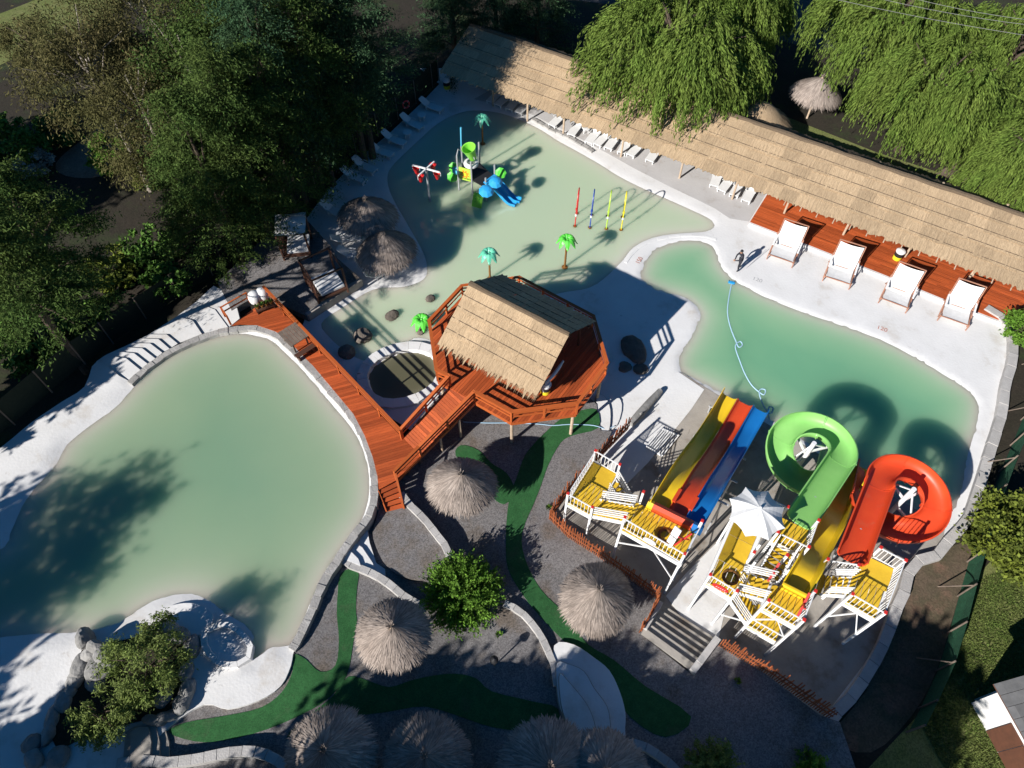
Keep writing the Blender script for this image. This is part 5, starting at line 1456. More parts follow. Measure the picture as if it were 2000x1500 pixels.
# ---- cabanas
def cabana(label, c, rot, canopy, z=.55, s=1.0):
    t = thing('cabana', label, 'cabana', Vector((c.x, c.y, z)))
    M = Matrix.Rotation(rot, 3, 'Z')
    def L(x, y, h): return Vector((c.x, c.y, z)) + M @ Vector((x * s, y * s, h))
    for x in (-1, 1):
        for y in (-1, 1): barpiece('post', 'darkwood', t, L(x, y, 0), L(x, y, 2.15), .1, .1)
    for h in (2.1,):
        for a, b in (((-1,-1),(1,-1)),((1,-1),(1,1)),((1,1),(-1,1)),((-1,1),(-1,-1))): barpiece('beam', 'darkwood', t, L(*a, h), L(*b, h), .07, .1)
    for k in range(6):
        barpiece('side_slat', 'darkwood', t, L(-1, -.8 + .32 * k, .3), L(-1, -.8 + .32 * k, 1.6), .05, .07)
        barpiece('seat_slat', 'darkwood', t, L(-.95, -.85 + .34 * k, .34), L(.95, -.85 + .34 * k, .34), .26, .04)
    for y in (-1, 1): barpiece('bed_rail', 'darkwood', t, L(-1, y, .3), L(1, y, .3), .06, .14)
    b = B(); b.box(L(.12, 0, .47), (1.62 * s, 1.7 * s, .2), rot); b.build('mattress', 'canvas', t, bevel=.04)
    if canopy:
        b = B(); m = 8
        for i in range(m + 1):
            for j in range(m + 1):
                x, y = -1.12 + 2.24 * i / m, -1.12 + 2.24 * j / m
                b.v.append(tuple(L(x, y, 2.2 + .38 * max(0, 1 - math.hypot(x, y) / 1.2) - .10 * (abs(x * y) < 1.0) * (1 - abs(x * y)) * (max(abs(x), abs(y)) / 1.12) ** 4)))
        for i in range(m):
            for j in range(m): o_ = i * (m + 1) + j; b.f.append((o_, o_ + m + 1, o_ + m + 2, o_ + 1))
        b.build('canopy', 'canvas', t, True)
    return t
cabana('dark wooden day-bed cabana with white canopy at the terrace corner', P(583,487,.55), R(8), True, s=.85)
cabana('dark open wooden day-bed frame with sunlit white mattress beside the retaining wall', P(640,563,.55), R(32), False, s=.95)

# ---- deck furniture and bins
tb = thing('picnic_table', 'weathered square wooden table with bench on the boardwalk', 'table', P(582, 665, BZ))
tc = P(573, 653, BZ + .75); ra_ = R(-47)
for k in range(6):
    M = Matrix.Rotation(ra_, 3, 'Z'); p = tc + M @ Vector((0, -.5 + .2 * k, 0)); piece('table_board', 'greywood', tb, p, (1.35, .185, .04), rz=ra_)
for x in (-.55, .55):
    for y in (-.42, .42):
        p = Vector((tc.x, tc.y, BZ + .36)) + M @ Vector((x, y, 0)); piece('leg', 'greywood', tb, p, (.08, .08, .72), rz=ra_)
bn = thing('wooden_bench', 'small dark bench beside the square table on the boardwalk', 'bench', P(592, 682, BZ))
p = Vector((tc.x, tc.y, BZ + .42)) + M @ Vector((1.15, -.1, 0)); piece('seat', 'darkwood', bn, p, (.32, 1.2, .05), rz=ra_)
for x in (-.45, .45): q = Vector((tc.x, tc.y, BZ + .2)) + M @ Vector((1.15, -.1 + x, 0)); piece('leg', 'darkwood', bn, q, (.26, .08, .4), rz=ra_)
pt = thing('planter_rack', 'small wooden rack of potted plants at the boardwalk corner', 'planter', P(515, 605, BZ))
c = P(517, 598, BZ + .25); piece('shelf', 'darkwood', pt, c, (1.1, .5, .05), rz=R(28)); 
for x in (-.5, .5): piece('leg', 'darkwood', pt, c + Vector((x * .88, x * .47, -.12)), (.06, .45, .24), rz=R(28))
rs2 = np.random.RandomState(3)
def tuft(name, mat, parent, c, r, h, n, seed, wd=.03):
    rs = np.random.RandomState(seed); o3 = off(parent)
    a = rs.uniform(0, 2 * PI, n); rr = r * np.sqrt(rs.uniform(0, 1, n)); base = np.stack([c.x + rr * np.cos(a) * .5, c.y + rr * np.sin(a) * .5, np.full(n, c.z)], 1)
    tip = np.stack([c.x + rr * np.cos(a) * 1.3, c.y + rr * np.sin(a) * 1.3, c.z + h * rs.uniform(.4, 1, n)], 1)
    s = np.stack([-np.sin(a), np.cos(a), np.zeros(n)], 1) * wd
    mid = (base + tip) / 2 + np.array([0, 0, h * .15])
    V = np.stack([base, mid - s, tip, mid + s], 1).reshape(-1, 3) - np.array(o3)
    return link(name, from_arrays(name, V, np.arange(4 * n).reshape(-1, 4)), mat, parent)
for k in range(4):
    q = c + Vector((math.cos(R(28)), math.sin(R(28)), 0)) * (-.4 + .27 * k) + Vector((0, 0, .03))
    B().lathe([(0, .0), (.09, 0), (.12, .18), (.1, .18), (.09, .14), (0, .14)], q, 9).build('pot', 'brown_paint', pt, True); tuft('leaves', 'shrub_leaf', COL.objects[-1] if False else pt, q + Vector((0, 0, .15)), .14, .25, 30, k)
def urn(px_, py_, lab):
    p = P(px_, py_, BZ + .3); p.z = BZ
    t = thing('white_barrel', lab, 'barrel', p, 'white rounded barrels')
    B().lathe([(0, 0), (.26, 0), (.34, .12), (.37, .4), (.33, .68), (.22, .8), (.1, .84), (0, .85)], p, 20).build('body', 'white_plastic', t, True)
    torus(B(), p + Vector((0, 0, .74)), .2, .03, 18, 6).build('lid_ring', 'white_plastic', t, True)
urn(498, 583, 'left white rounded barrel at the boardwalk corner'); urn(514, 576, 'right white rounded barrel touching the boardwalk railing')
def bin_(px_, py_, z, lab):
    p = P(px_, py_, z); t = thing('litter_bin', lab, 'litter bin', p, 'striped litter bins')
    B().lathe([(0, .01), (.26, .01), (.27, .3), (.265, .3)], p, 18).build('body', 'toy_yellow', t, True)
    B().lathe([(.272, .3), (.28, .62), (.27, .62)], p, 18).build('band', 'black', t, True)
    B().lathe([(.29, .6), (.3, .68), (.2, .76), (0, .78)], p, 18).build('lid', 'white_plastic', t, True)
bin_(1065, 765, OZ, 'yellow and black litter bin with white lid on the octagonal platform')
bin_(1751, 505, WZ, 'yellow and black litter bin with white lid on the timber deck')
bin_(873, 172, GZ, 'yellow and black litter bin in deep shade by the shelter end')

# ---- rocks of the splash basin
def rock(name, label, c, r, mat, seed, sq=(1, 1, .7), parent=None, group=None, sub=3, amp=.35):
    bm = bmesh.new(); bmesh.ops.create_icosphere(bm, subdivisions=sub, radius=1.)
    rn = random.Random(seed); cs = [Vector((rn.uniform(-1, 1), rn.uniform(-1, 1), rn.uniform(-1, 1))).normalized() for _ in range(9)]; am = [rn.uniform(-amp, amp) for _ in cs]
    from mathutils import noise
    for v in bm.verts:
        d = v.co.normalized(); k = 1 + sum(a * max(0, d.dot(q)) ** 3 for a, q in zip(am, cs)) + .10 * noise.noise(d * 3.1 + Vector((seed, 0, 0))) + .05 * noise.noise(d * 8 + Vector((seed, 0, 0)))
        v.co = Vector((d.x * sq[0], d.y * sq[1], d.z * sq[2])) * k * r
    me = bpy.data.meshes.new(name); bm.to_mesh(me); bm.free()
    o = link(name, me, mat, parent); o.location = Vector(c) - off(parent)
    if parent is None: tag(o, label, 'rock', group)
    return o
rock('boulder', 'light brown boulder standing in the shallow beach water', P(840,583,.1), .34, 'rock', 1, group='beach boulders')
rock('boulder', 'dark boulder at the edge of the railing shadow stripes', P(766,615,.1), .42, 'rock', 2, group='beach boulders')
rock('boulder', 'dark boulder in the middle of the slatted shade', P(708,657,.1), .48, 'rock', 3, group='beach boulders')
rock('boulder', 'dark boulder half hidden beside the boardwalk', P(676,688,.1), .5, 'rock', 4, group='beach boulders')
rock('boulder', 'small brown boulder at the foot of the low toy palm', P(822,645,.1), .3, 'rock', 5, group='beach boulders')
rock('boulder', 'large dark wet boulder on the shaded white deck', P(1237,680,.15), .95, 'rock', 6, (.75, 1.1, .26), group='beach boulders')
rock('boulder', 'small dark boulder below the large one on the white deck', P(1250,720,.1), .5, 'rock', 7, (1, .8, .3), group='beach boulders')
rock('boulder', 'small dark boulder left of its neighbour on the white deck', P(1220,716,.1), .4, 'rock', 8, (1, .9, .3), group='beach boulders')

# ============================================================ THATCHED PARASOLS
def straw_cone(r, h, n, seed, droop=.28):
    rs = np.random.RandomState(seed); V = []; 
    lay = rs.uniform(0, 1, n) ** .75
    a = rs.uniform(0, 2 * PI, n)
    r0 = lay * r * .80; ln = r * rs.uniform(.28, .48, n)
    def prof(q): return h * (1 - q / r) ** 1.0 - droop * np.clip(q / r - .7, 0, 9) * 1.2
    r1 = np.minimum(r0 + ln, r * rs.uniform(.92, 1.13, n))
    ca, sa = np.cos(a), np.sin(a)
    w = rs.uniform(.012, .03, n) * (.6 + lay)
    z0 = prof(r0) + rs.uniform(-.01, .05, n); z1 = prof(r1) + rs.uniform(-.10, .06, n)
    rm = (r0 + r1) / 2; zm = (z0 + z1) / 2 + rs.uniform(.0, .05, n)
    aj = a + rs.normal(0, .035, n)
    base = np.stack([r0 * ca, r0 * sa, z0], 1); tip = np.stack([r1 * np.cos(aj), r1 * np.sin(aj), z1], 1)
    mid = np.stack([rm * ca, rm * sa, zm], 1); s = np.stack([-sa, ca, np.zeros(n)], 1) * w[:, None]
    V = np.stack([base, mid - s, tip, mid + s], 1).reshape(-1, 3)
    return from_arrays('straw', V, np.arange(4 * n).reshape(-1, 4))
straws = []
for k in range(3):
    me = straw_cone(1.72, 1.25, 5200, 40 + k); me.materials.append(MATS['straw']); straws.append(me)
def palapa(label, apex_px, z0, k, s=1.0, post_h=2.0, r_apex=None, top=None):
    """thatched parasol; apex seen at apex_px, standing on level z0"""
    h = (post_h + 1.2 * s)
    ap = P(*apex_px, z0 + h); base = Vector((ap.x, ap.y, z0))
    t = thing('thatched_parasol', label, 'parasol', base, 'round thatched parasols')
    B().tube([base + Vector((0, 0, -.2)), base + Vector((0, 0, h - .1))], .075, 9).build('pole', 'polewood', t, True)
    B().lathe([(1.45 * s, post_h - .02), (.75 * s, post_h + .50 * s), (.0, post_h + 1.06 * s)], base, 22).build('thatch_base', 'straw_dark', t, True)
    o = kind(link('straw', straws[k % 3], None, t), 'stuff')
    o.location = (0, 0, post_h - .03); rk = random.Random(k + 70); o.scale = (s * rk.uniform(.95, 1.05), s * rk.uniform(.95, 1.05), s * rk.uniform(.86, 1.08)); o.rotation_euler = (rk.uniform(-.06, .06), rk.uniform(-.06, .06), k * 1.3)
    b = B(); rn = random.Random(k)
    for i in range(26):
        a = rn.uniform(0, 2 * PI); d = Vector((math.cos(a), math.sin(a), 0)); tp_ = base + Vector((0, 0, h - .12))
        b.bar(tp_ + d * .03, tp_ + d * rn.uniform(.06, .2) + Vector((0, 0, rn.uniform(.15, .32))), .018, .012)
    kind(b.build('top_tuft', 'straw', t), 'stuff')
    for i in range(6):
        a = R(60 * i + 20); d = Vector((math.cos(a), math.sin(a), 0))
        barpiece('strut', 'polewood', t, base + Vector((0, 0, post_h - .35)), base + d * 1.0 * s + Vector((0, 0, post_h + .2)), .05, shape='cyl')
    return t
def gl(px_, py_): q = T(px_, py_); return q.z
palapa('thatched parasol between the boardwalk stair and the turf path', (900,925), .42, 0, .94)
palapa('thatched parasol left below the bright green bush', (762,1222), 1.0, 1, .9)
palapa('thatched parasol in front of the orange picket fence', (1170,1150), .62, 2, .95)
palapa('big sunlit thatched parasol at the bottom edge beside the white wall', (630,1464), 1.15, 3, 1.02)
palapa('half shaded thatched parasol at the bottom, right of the sunlit one', (828,1476), 1.05, 4, .95)
palapa('dark shaded thatched parasol at the bottom centre', (1075,1496), 1.0, 5, 1.1)
palapa('dark shaded thatched parasol at the bottom near the leaf-shaped steps', (1185,1505), 1.0, 6, .95)
palapa('upper dark thatched parasol on the kids pool beach', (712,388), GZ, 7, 1.08)
palapa('lower dappled thatched parasol on the kids pool beach', (748,458), GZ, 8, 1.08)
palapa('small thatched parasol standing alone among the willows', (1608,148), GZ, 9, 1.1, 2.2)
# low round thatched hut behind the shelter
hb = P(1478, 238, 2.0); hb.z = GZ
rh = thing('round_hut', 'low round thatched hut touching the back of the long shelter', 'hut', hb)
B().lathe([(2.2, 1.9), (1.9, 2.25), (1.1, 2.95), (.3, 3.35), (0, 3.4)], hb, 22).build('thatch_base', 'thatch', rh, True)
me = straw_cone(2.35, 1.4, 4200, 77, .2); me.materials.append(MATS['fringe']); o = kind(link('straw', me, None, rh), 'stuff'); o.location = (0, 0, 2.02)
for k in range(6):
    a = R(60 * k); piece('post', 'polewood', rh, hb + Vector((math.cos(a) * 1.7, math.sin(a) * 1.7, 1.0)), (.12, .12, 2.0), shape='cyl')

# ============================================================ PERSON, VACUUM, HOSES
def skin_body(name, label, joints, edges, radii, mat, parent=None):
    me = bpy.data.meshes.new(name); me.from_pydata(joints, edges, []); me.update()
    o = link(name, me, mat, parent)
    md = o.modifiers.new('skin', 'SKIN'); md.use_smooth_shade = True
    for i, r in enumerate(radii): me.skin_vertices[0].data[i].radius = (r, r)
    me.skin_vertices[0].data[0].use_root = True
    s = o.modifiers.new('sub', 'SUBSURF'); s.levels = 2; s.render_levels = 2
    return o
pf = P(1440, 527, GZ)
pe = thing('person', 'person in dark clothes with a pale back strap pushing a long pole at the poolside', 'person', pf, rot=0)
OFF[pe.name] = Vector((0, 0, 0))          # body is built in local coordinates below
pe.rotation_euler = (0, 0, R(200))
J = [(0,0,.92),(-.02,0,1.12),(.06,0,1.32),(.10,0,1.46),(.13,0,1.53),                       # pelvis, waist, chest, neck base, neck
     (.02,.10,.88),(.12,.13,.50),(.05,.14,.09),(.17,.15,.05),                              # left leg
     (-.02,-.10,.88),(-.10,-.12,.50),(-.24,-.12,.10),(-.12,-.13,.05),                      # right leg
     (.08,.19,1.40),(.24,.24,1.16),(.46,.14,1.12),(.54,.10,1.12),                          # left arm
     (.08,-.19,1.40),(.20,-.26,1.14),(.38,-.10,1.00),(.46,-.06,1.00)]
Ed = [(0,1),(1,2),(2,3),(3,4),(0,5),(5,6),(6,7),(7,8),(0,9),(9,10),(10,11),(11,12),(3,13),(13,14),(14,15),(15,16),(3,17),(17,18),(18,19),(19,20)]
Rd = [.145,.135,.155,.09,.058,.095,.066,.05,.042,.095,.066,.05,.042,.066,.05,.038,.036,.066,.05,.038,.036]
skin_body('body', '', J, Ed, Rd, 'navy_cloth', pe)
b = B(); b.lathe([(0, -.12), (.06, -.10), (.085, -.03), (.092, .04), (.08, .10), (.05, .125), (0, .13)], (.17, 0, 1.66), 14); hd = b.build('head', 'skin', pe, True)
B().lathe([(.096, .03), (.1, .06), (.085, .12), (.05, .145), (0, .15)], (.165, 0, 1.66), 14).build('hair', 'black', hd, True)
B().lathe([(0, -.02), (.016, -.015), (.012, .03), (0, .04)], (.268, 0, 1.65), 6).build('nose', 'skin', hd, True)
for s in (-1, 1):
    B().lathe([(0, -.03), (.014, 0), (0, .03)], (.165, s * .095, 1.65), 6).build('ear', 'skin', hd, True)
    B().lathe([(0, -.01), (.011, 0), (0, .01)], (.252, s * .033, 1.675), 6).build('eye', 'black', hd, True)
B().bar((.255, -.028, 1.60), (.255, .028, 1.60), .012, .01).build('mouth', 'toy_red', hd)
for hc, s in (((.56, .095, 1.12), 1), ((.48, -.055, 1.0), -1)):
    b = B(); b.box(hc, (.09, .035, .075)); 
    for k in range(4):
        f0 = Vector(hc) + Vector((.03, .01 * s, .033 - .021 * k)); ln_ = (.042, .048, .045, .036)[k]
        b.tube([f0, f0 + Vector((ln_ * .6, .02 * s * -1, 0)), f0 + Vector((ln_ * .55, -.05 * s, -.002)), f0 + Vector((0, -.06 * s, -.003))], .0085, 6)
    b.tube([Vector(hc) + Vector((-.02, -.01 * s, .035)), Vector(hc) + Vector((.02, -.04 * s, .05)), Vector(hc) + Vector((.045, -.05 * s, .03))], .0095, 6)
    b.build('hand', 'skin', pe, True)
B().bar((.0, -.12, 1.08), (.10, .16, 1.40), .05, .30, up=(1, 0, .3)).build('back_strap', 'canvas', pe) if False else None
b = B(); torus(b, (0, 0, 0), .15, .010, 20, 6); o = b.build('back_strap', 'white_plastic', pe, True); o.location = (.05, 0, 1.30); o.rotation_euler = (0, R(-12), 0); o.scale = (.95, 1.12, 1)
po = thing('vacuum_pole', 'long thin pole held by the person reaching to the blue pool cleaner', 'pole', pf)
barpiece('shaft', 'steel', po, P(1497, 487, GZ + .25), P(1432, 548, -.12), .03, shape='cyl')
vc = thing('pool_cleaner', 'small blue pool cleaner head in the water below the person', 'pool cleaner', P(1429, 552, -.05))
B().box(P(1429,552,.02), (.42, .2, .1), R(-20)).build('head', 'toy_blue', vc, bevel=.03)
for s in (-1, 1): piece('roller', 'black', vc, P(1429,552,-.01) + Vector((.16 * s, -.06 * s, 0)), (.08, .26, .08), rz=R(-20))
hp = [P(a, b_, .02) for a, b_ in [(1429,555),(1424,580),(1421,610),(1427,640),(1438,668),(1443,678),(1450,674),(1446,667),(1438,672),(1437,682),(1445,705),(1455,730),(1468,752),(1482,765),(1492,771),(1495,762),(1486,760),(1483,768),(1488,785),(1496,800),(1505,808),(1510,797),(1502,795),(1500,805),(1503,818)]]
tag(B().tube(smooth_path(hp, 4), .035, 6).build('cleaner_hose', 'hose', None, True), 'pale blue floating hose curling from the pool cleaner to the slide', 'hose')
gh = [T(a, b_, .03) for a, b_ in [(905,824),(950,826),(1000,826),(1050,828),(1080,831),(1110,829),(1150,830),(1168,833)]] + [P(a, b_, .25) for a, b_ in [(1185,838),(1200,832)]]
tag(B().tube(smooth_path(gh, 3), .025, 6).build('garden_hose', 'hose', None, True), 'thin pale hose lying across gravel and turf below the octagon', 'hose')

# ---- painted depth marks
def mark(txt, p, rot, size, mat, label):
    cu = bpy.data.curves.new('depth_mark', 'FONT'); cu.body = txt; cu.size = size; cu.align_x = 'CENTER'; cu.extrude = .003
    o = bpy.data.objects.new('depth_mark_curve', cu); COL.objects.link(o)
    dg = bpy.context.evaluated_depsgraph_get(); me = bpy.data.meshes.new_from_object(o.evaluated_get(dg)); bpy.data.objects.remove(o)
    me.materials.clear(); me.materials.append(MATS[mat])
    q = bpy.data.objects.new('depth_mark', me); COL.objects.link(q); q.location = p; q.rotation_euler = (0, 0, rot)
    tag(q, label, 'painted number'); return q
mark('150', P(1252,510,GZ + .02), R(60), .42, 'paint_mark', 'faded red number painted on the divider between the pools')
mark('120', P(1478,549,GZ + .012), R(-28), .42, 'paint_grey', 'faded number 120 painted near the person at the poolside')
mark('120', P(1722,645,GZ + .012), R(-28), .42, 'paint_mark', 'faded number 120 painted below the third giant deck chair')
# ---- lamps and small things
lp = T(966, 1300); t = thing('garden_lamp', 'small dark mushroom garden lamp on the gravel', 'lamp', lp)
B().tube([lp, lp + Vector((0, 0, 1.0))], .03, 8).build('stem', 'black', t); B().lathe([(0, 1.18), (.12, 1.12), (.19, 1.0), (.0, .98)], lp, 14).build('head', 'black', t, True)

lb_ = P(793, 204, 1.2); t = thing('lifebuoy', 'red ring lifebuoy hanging on the dark fence behind the loungers', 'lifebuoy', lb_)
o = torus(B(), (0, 0, 0), .26, .06, 24, 8).build('ring', 'toy_red', None, True); o.parent = t; o.rotation_euler = (R(80), 0, R(35))
for k in range(4):
    q = torus(B(), (0, 0, 0), .066, .012, 12, 6).build('band', 'white_plastic', None, True); q.parent = o; q.location = (.26 * math.cos(R(45 + 90 * k)), .26 * math.sin(R(45 + 90 * k)), 0); q.rotation_euler = (R(90), 0, R(45 + 90 * k))
# ============================================================ VEGETATION
def quads(C, D, N, ln, wd):
    """leaf blades: centres C, long axis D, side axis N (arrays), half sizes ln, wd"""
    ln = np.asarray(ln)[:, None]; wd = np.asarray(wd)[:, None]
    V = np.stack([C - D * ln, C + N * wd, C + D * ln, C - N * wd], 1).reshape(-1, 3)
    return V
def unit_v(a): return a / (np.linalg.norm(a, axis=1, keepdims=True) + 1e-9)
def leaf_cloud(rs, centers, rad, per, size, flat=.7, droop=0., aspect=.55, axis=None):
    n = len(centers) * per
    c = np.repeat(centers, per, 0); r = np.repeat(rad, per)[:, None]
    off_ = rs.normal(0, .5, (n, 3)) * r * np.array([1, 1, flat])
    if axis is not None:                       # sprays reaching out from the stem
        dr = np.repeat(unit_v((centers - axis) * np.array([1, 1, 0]) + np.array([0, 0, -.25])), per, 0)
        off_ = dr * rs.normal(0, .75, (n, 1)) * r + rs.normal(0, .30, (n, 3)) * r * np.array([1, 1, .55])
    C = c + off_
    C[:, 2] -= droop * np.abs(rs.normal(0, .5, n))
    D = unit_v(unit_v(off_ + 1e-6) * .7 + rs.normal(0, .6, (n, 3)) + np.array([0, 0, -droop]))
    N = unit_v(np.cross(D, unit_v(rs.normal(0, .6, (n, 3)) + np.array([0, 0, .9]))))
    s = size * rs.uniform(.6, 1.35, n)
    return quads(C, D, N, s, s * aspect)
def mesh_from_quads(name, V, mat):
    me = from_arrays(name, V, np.arange(len(V)).reshape(-1, 4)); me.materials.append(MATS[mat]); return me
def trunk_mesh(base_r, h, limbs, rs, lean=(0, 0)):
    b = B(); pth = [(lean[0] * t * t + .12 * math.sin(3 * t), lean[1] * t * t + .1 * math.cos(4 * t) - .1, h * t) for t in (0, .2, .45, .7, 1)]
    b.tube(pth, [base_r * 1.25, base_r, base_r * .8, base_r * .55, base_r * .22], 9)
    for e in limbs:
        t = min(.9, max(.25, (e[2] / h) * .75 * rs.uniform(.85, 1.05)))
        s = Vector((lean[0] * t * t, lean[1] * t * t - .0, h * t)); e = Vector(e)
        m = s.lerp(e, .5) + Vector((0, 0, .25))
        b.tube([s, m, e], [base_r * .38, base_r * .22, base_r * .06], 6)
    return b
def tree(label, crown_px, zc, rad, ncl, per, size, mat, tmat='trunk', seed=0, style='round', group='trees round the pools', cat='tree', name='tree', base_z=GZ, base_xy=None, tr=.22, lean=(0, 0)):
    rs = np.random.RandomState(seed)
    if base_xy is None: c = P(*crown_px, zc); bx, by = c.x - lean[0], c.y - lean[1]
    else: bx, by = base_xy
    t = thing(name, label, cat, Vector((bx, by, base_z)), group)
    zc = zc - base_z
    u = unit_v(rs.normal(0, 1, (ncl, 3))); k = rs.uniform(.35, 1, ncl)[:, None] ** .6
    cc = u * k * np.array(rad)
    if style == 'pine':
        hz = rs.uniform(-1, 1, ncl); lay = np.round(hz * 5) / 5 + rs.normal(0, .03, ncl)
        rr = (1.06 - (lay + 1) / 2 * .78) * rs.uniform(.3, 1, ncl) ** .6; a = rs.uniform(0, 2 * PI, ncl)
        cc = np.stack([rr * np.cos(a) * rad[0], rr * np.sin(a) * rad[1], lay * rad[2] - rr * .12 * rad[2]], 1)
    cr = rs.uniform(.55, 1.15, ncl) * (sum(rad) / 3) * (.27 if style != 'pine' else .22)
    cc[:, 2] += zc; cc[:, 0] += lean[0]; cc[:, 1] += lean[1]
    cc[:, 2] = np.maximum(cc[:, 2], .3)
    V = leaf_cloud(rs, cc, cr, per, size, .65 if style != 'wispy' else 1.0, {'round': 0., 'pine': .1, 'wispy': .5}[style], {'round': .55, 'pine': .30, 'wispy': .3}[style], np.array([lean[0], lean[1], 0]) if style == 'pine' else None)
    link('crown', mesh_from_quads('crown', V, mat), None, t)
    sel = cc[rs.choice(ncl, min(ncl, 16), False)]
    b = trunk_mesh(tr, zc + rad[2] * .75, [tuple(s) for s in sel], rs, lean)
    me = bpy.data.meshes.new('trunk'); me.from_pydata(b.v, [], b.f); me.update()
    link('trunk', me, tmat, t)
    return t
G1 = 'trees of the wood at the upper left'
# wispy olive-brown trees
tree('wispy brownish tree beside the far lawn at the top left', (175,140), 9.0, (3.9,3.9,3.8), 105, 230, .105, 'olive_leaf', 'pale_trunk', 1, 'wispy', G1)
tree('tall wispy brown tree at the top, second from the left', (300,50), 9.5, (3.9,3.8,4.0), 105, 230, .105, 'olive_leaf', 'pale_trunk', 2, 'wispy', G1)
tree('wispy olive tree with pale stems above the dirt clearing', (285,225), 7.5, (3.6,3.8,3.6), 100, 220, .10, 'olive_leaf', 'pale_trunk', 3, 'wispy', G1)
tree('low olive tree at the left edge of the far lawn', (60,85), 3.0, (3.4,2.4,1.8), 50, 160, .11, 'olive_leaf', 'trunk', 4, 'wispy', G1)
tree('green wispy tree between the brown tree and the pines', (385,160), 8.5, (3.6,3.6,4.0), 100, 220, .10, 'pine_leaf', 'pale_trunk', 5, 'wispy', G1)
# pines
pines = [((480,60),10,(3.8,3.8,5),'pine_leaf','tall pine behind the wispy brown tree at the top'),((575,25),10.5,(3.8,3.8,5.2),'pine_blue','tall bluish pine at the top edge, left of its neighbour'),
         ((675,30),10.5,(3.8,3.8,5.0),'pine_blue','tall bluish pine at the top edge nearest the shelter'),((520,150),9.5,(3.7,3.7,4.8),'pine_blue','bluish pine in the middle of the wood'),
         ((590,130),9,(3.7,3.7,4.6),'pine_leaf','dark pine above the loungers by the fence'),((668,100),8.5,(2.8,2.8,4.0),'pine_blue','pine nearest the shelter end of the lounger row'),
         ((450,245),9,(3.6,3.6,4.6),'pine_leaf','pine above the bright shrub and clearing'),((518,238),8,(3.2,3.4,4.3),'pine_leaf','pine overhanging the upper fence line'),
         ((395,320),8,(3.4,3.4,4.3),'pine_leaf','olive-lit pine right of the bright shrub'),((440,305),6.0,(3.2,3.2,3.6),'pine_leaf','sunlit pine above the cabana'),
         ((378,378),5.5,(2.8,2.8,3.8),'pine_leaf','sunlit pine just left of the canopy cabana'),((468,368),3.6,(1.5,1.5,2.6),'shrub_leaf','bright green conifer touching the canopy cabana'),
         ((585,205),6.5,(2.6,2.6,3.8),'pine_leaf','shorter pine right behind the lounger row'),((-60,490),8.6,(3.2,3.2,3.6),'pine_leaf','pine at the left edge above the white pool steps'),((880,15),5,(3.0,3.0,4.0),'pine_blue','dark pine behind the shaded shelter end'),((965,5),5,(3.0,3.0,4.0),'pine_blue','dark pine behind the shelter, second from the wood'),((1050,-15),5,(3.0,3.0,4.0),'pine_blue','dark pine behind the shelter next to the willow'),
         ((420,70),10,(3.4,3.4,4.6),'pine_leaf','pine between wispy tree and tall pines at the top')]
for i, (c, z, r, m, lab) in enumerate(pines):
    tree(lab, c, z, r, 170, 190, .088, m, 'trunk', 20 + i, 'pine', G1, name='pine_tree')
tree('golden-lit leaning pine at the left edge with a long bare trunk', (46,425), 11.3, (3.0,3.0,2.5), 120, 175, .09, 'pine_leaf', 'trunk', 47, 'pine', G1, name='pine_tree', lean=(3.0, -2.4))
tree('leaning pine below the golden-lit one at the left edge', (22,515), 12, (2.7,2.7,3.4), 170, 165, .09, 'pine_leaf', 'trunk', 48, 'pine', G1, name='pine_tree', lean=(3.6, -3.0))
# shrubs of the wood
G2 = 'shrubs in the wood'
tree('bright green round shrub beside the dirt clearing', (222,298), 1.3, (1.7,1.7,1.3), 45, 90, .12, 'bush_leaf', 'trunk', 51, 'round', G2, 'shrub', 'shrub', tr=.07)
tree('dark green shrub at the left edge', (22,280), 1.8, (2.0,1.9,1.7), 45, 90, .15, 'shrub_leaf', 'trunk', 52, 'round', G2, 'shrub', 'shrub', tr=.07)
tree('silvery shrub at the left below the dark green one', (58,318), 1.0, (1.4,1.3,.9), 34, 60, .12, 'silver_leaf', 'trunk', 53, 'round', G2, 'shrub', 'shrub', tr=.06)
for i, (a, b_, r, lab) in enumerate([(300,330,1.6,'dusty shrub right of the bright round shrub'),(110,250,1.7,'dark shrub in the gap above the clearing'),(300,480,1.8,'dark low shrub in the shade left of the fence'),(210,530,1.7,'dark low shrub under the leaning pines'),
                                    (330,545,1.5,'dark shrub against the fence above the steps'),(60,690,1.6,'small leafy shrub by the left fence'),(420,250,1.6,'yellow-green shrub among the pine trunks'),(150,620,1.6,'dark shrub between the two bare trunks'),(30,640,1.8,'dim shrub at the left edge under the pines')]):
    tree(lab, (a, b_), 1.0, (r, r, 1.2), 36, 70, .14, 'shrub_leaf' if i % 3 else 'round_leaf', 'trunk', 60 + i, 'round', G2, 'shrub', 'shrub', tr=.06)
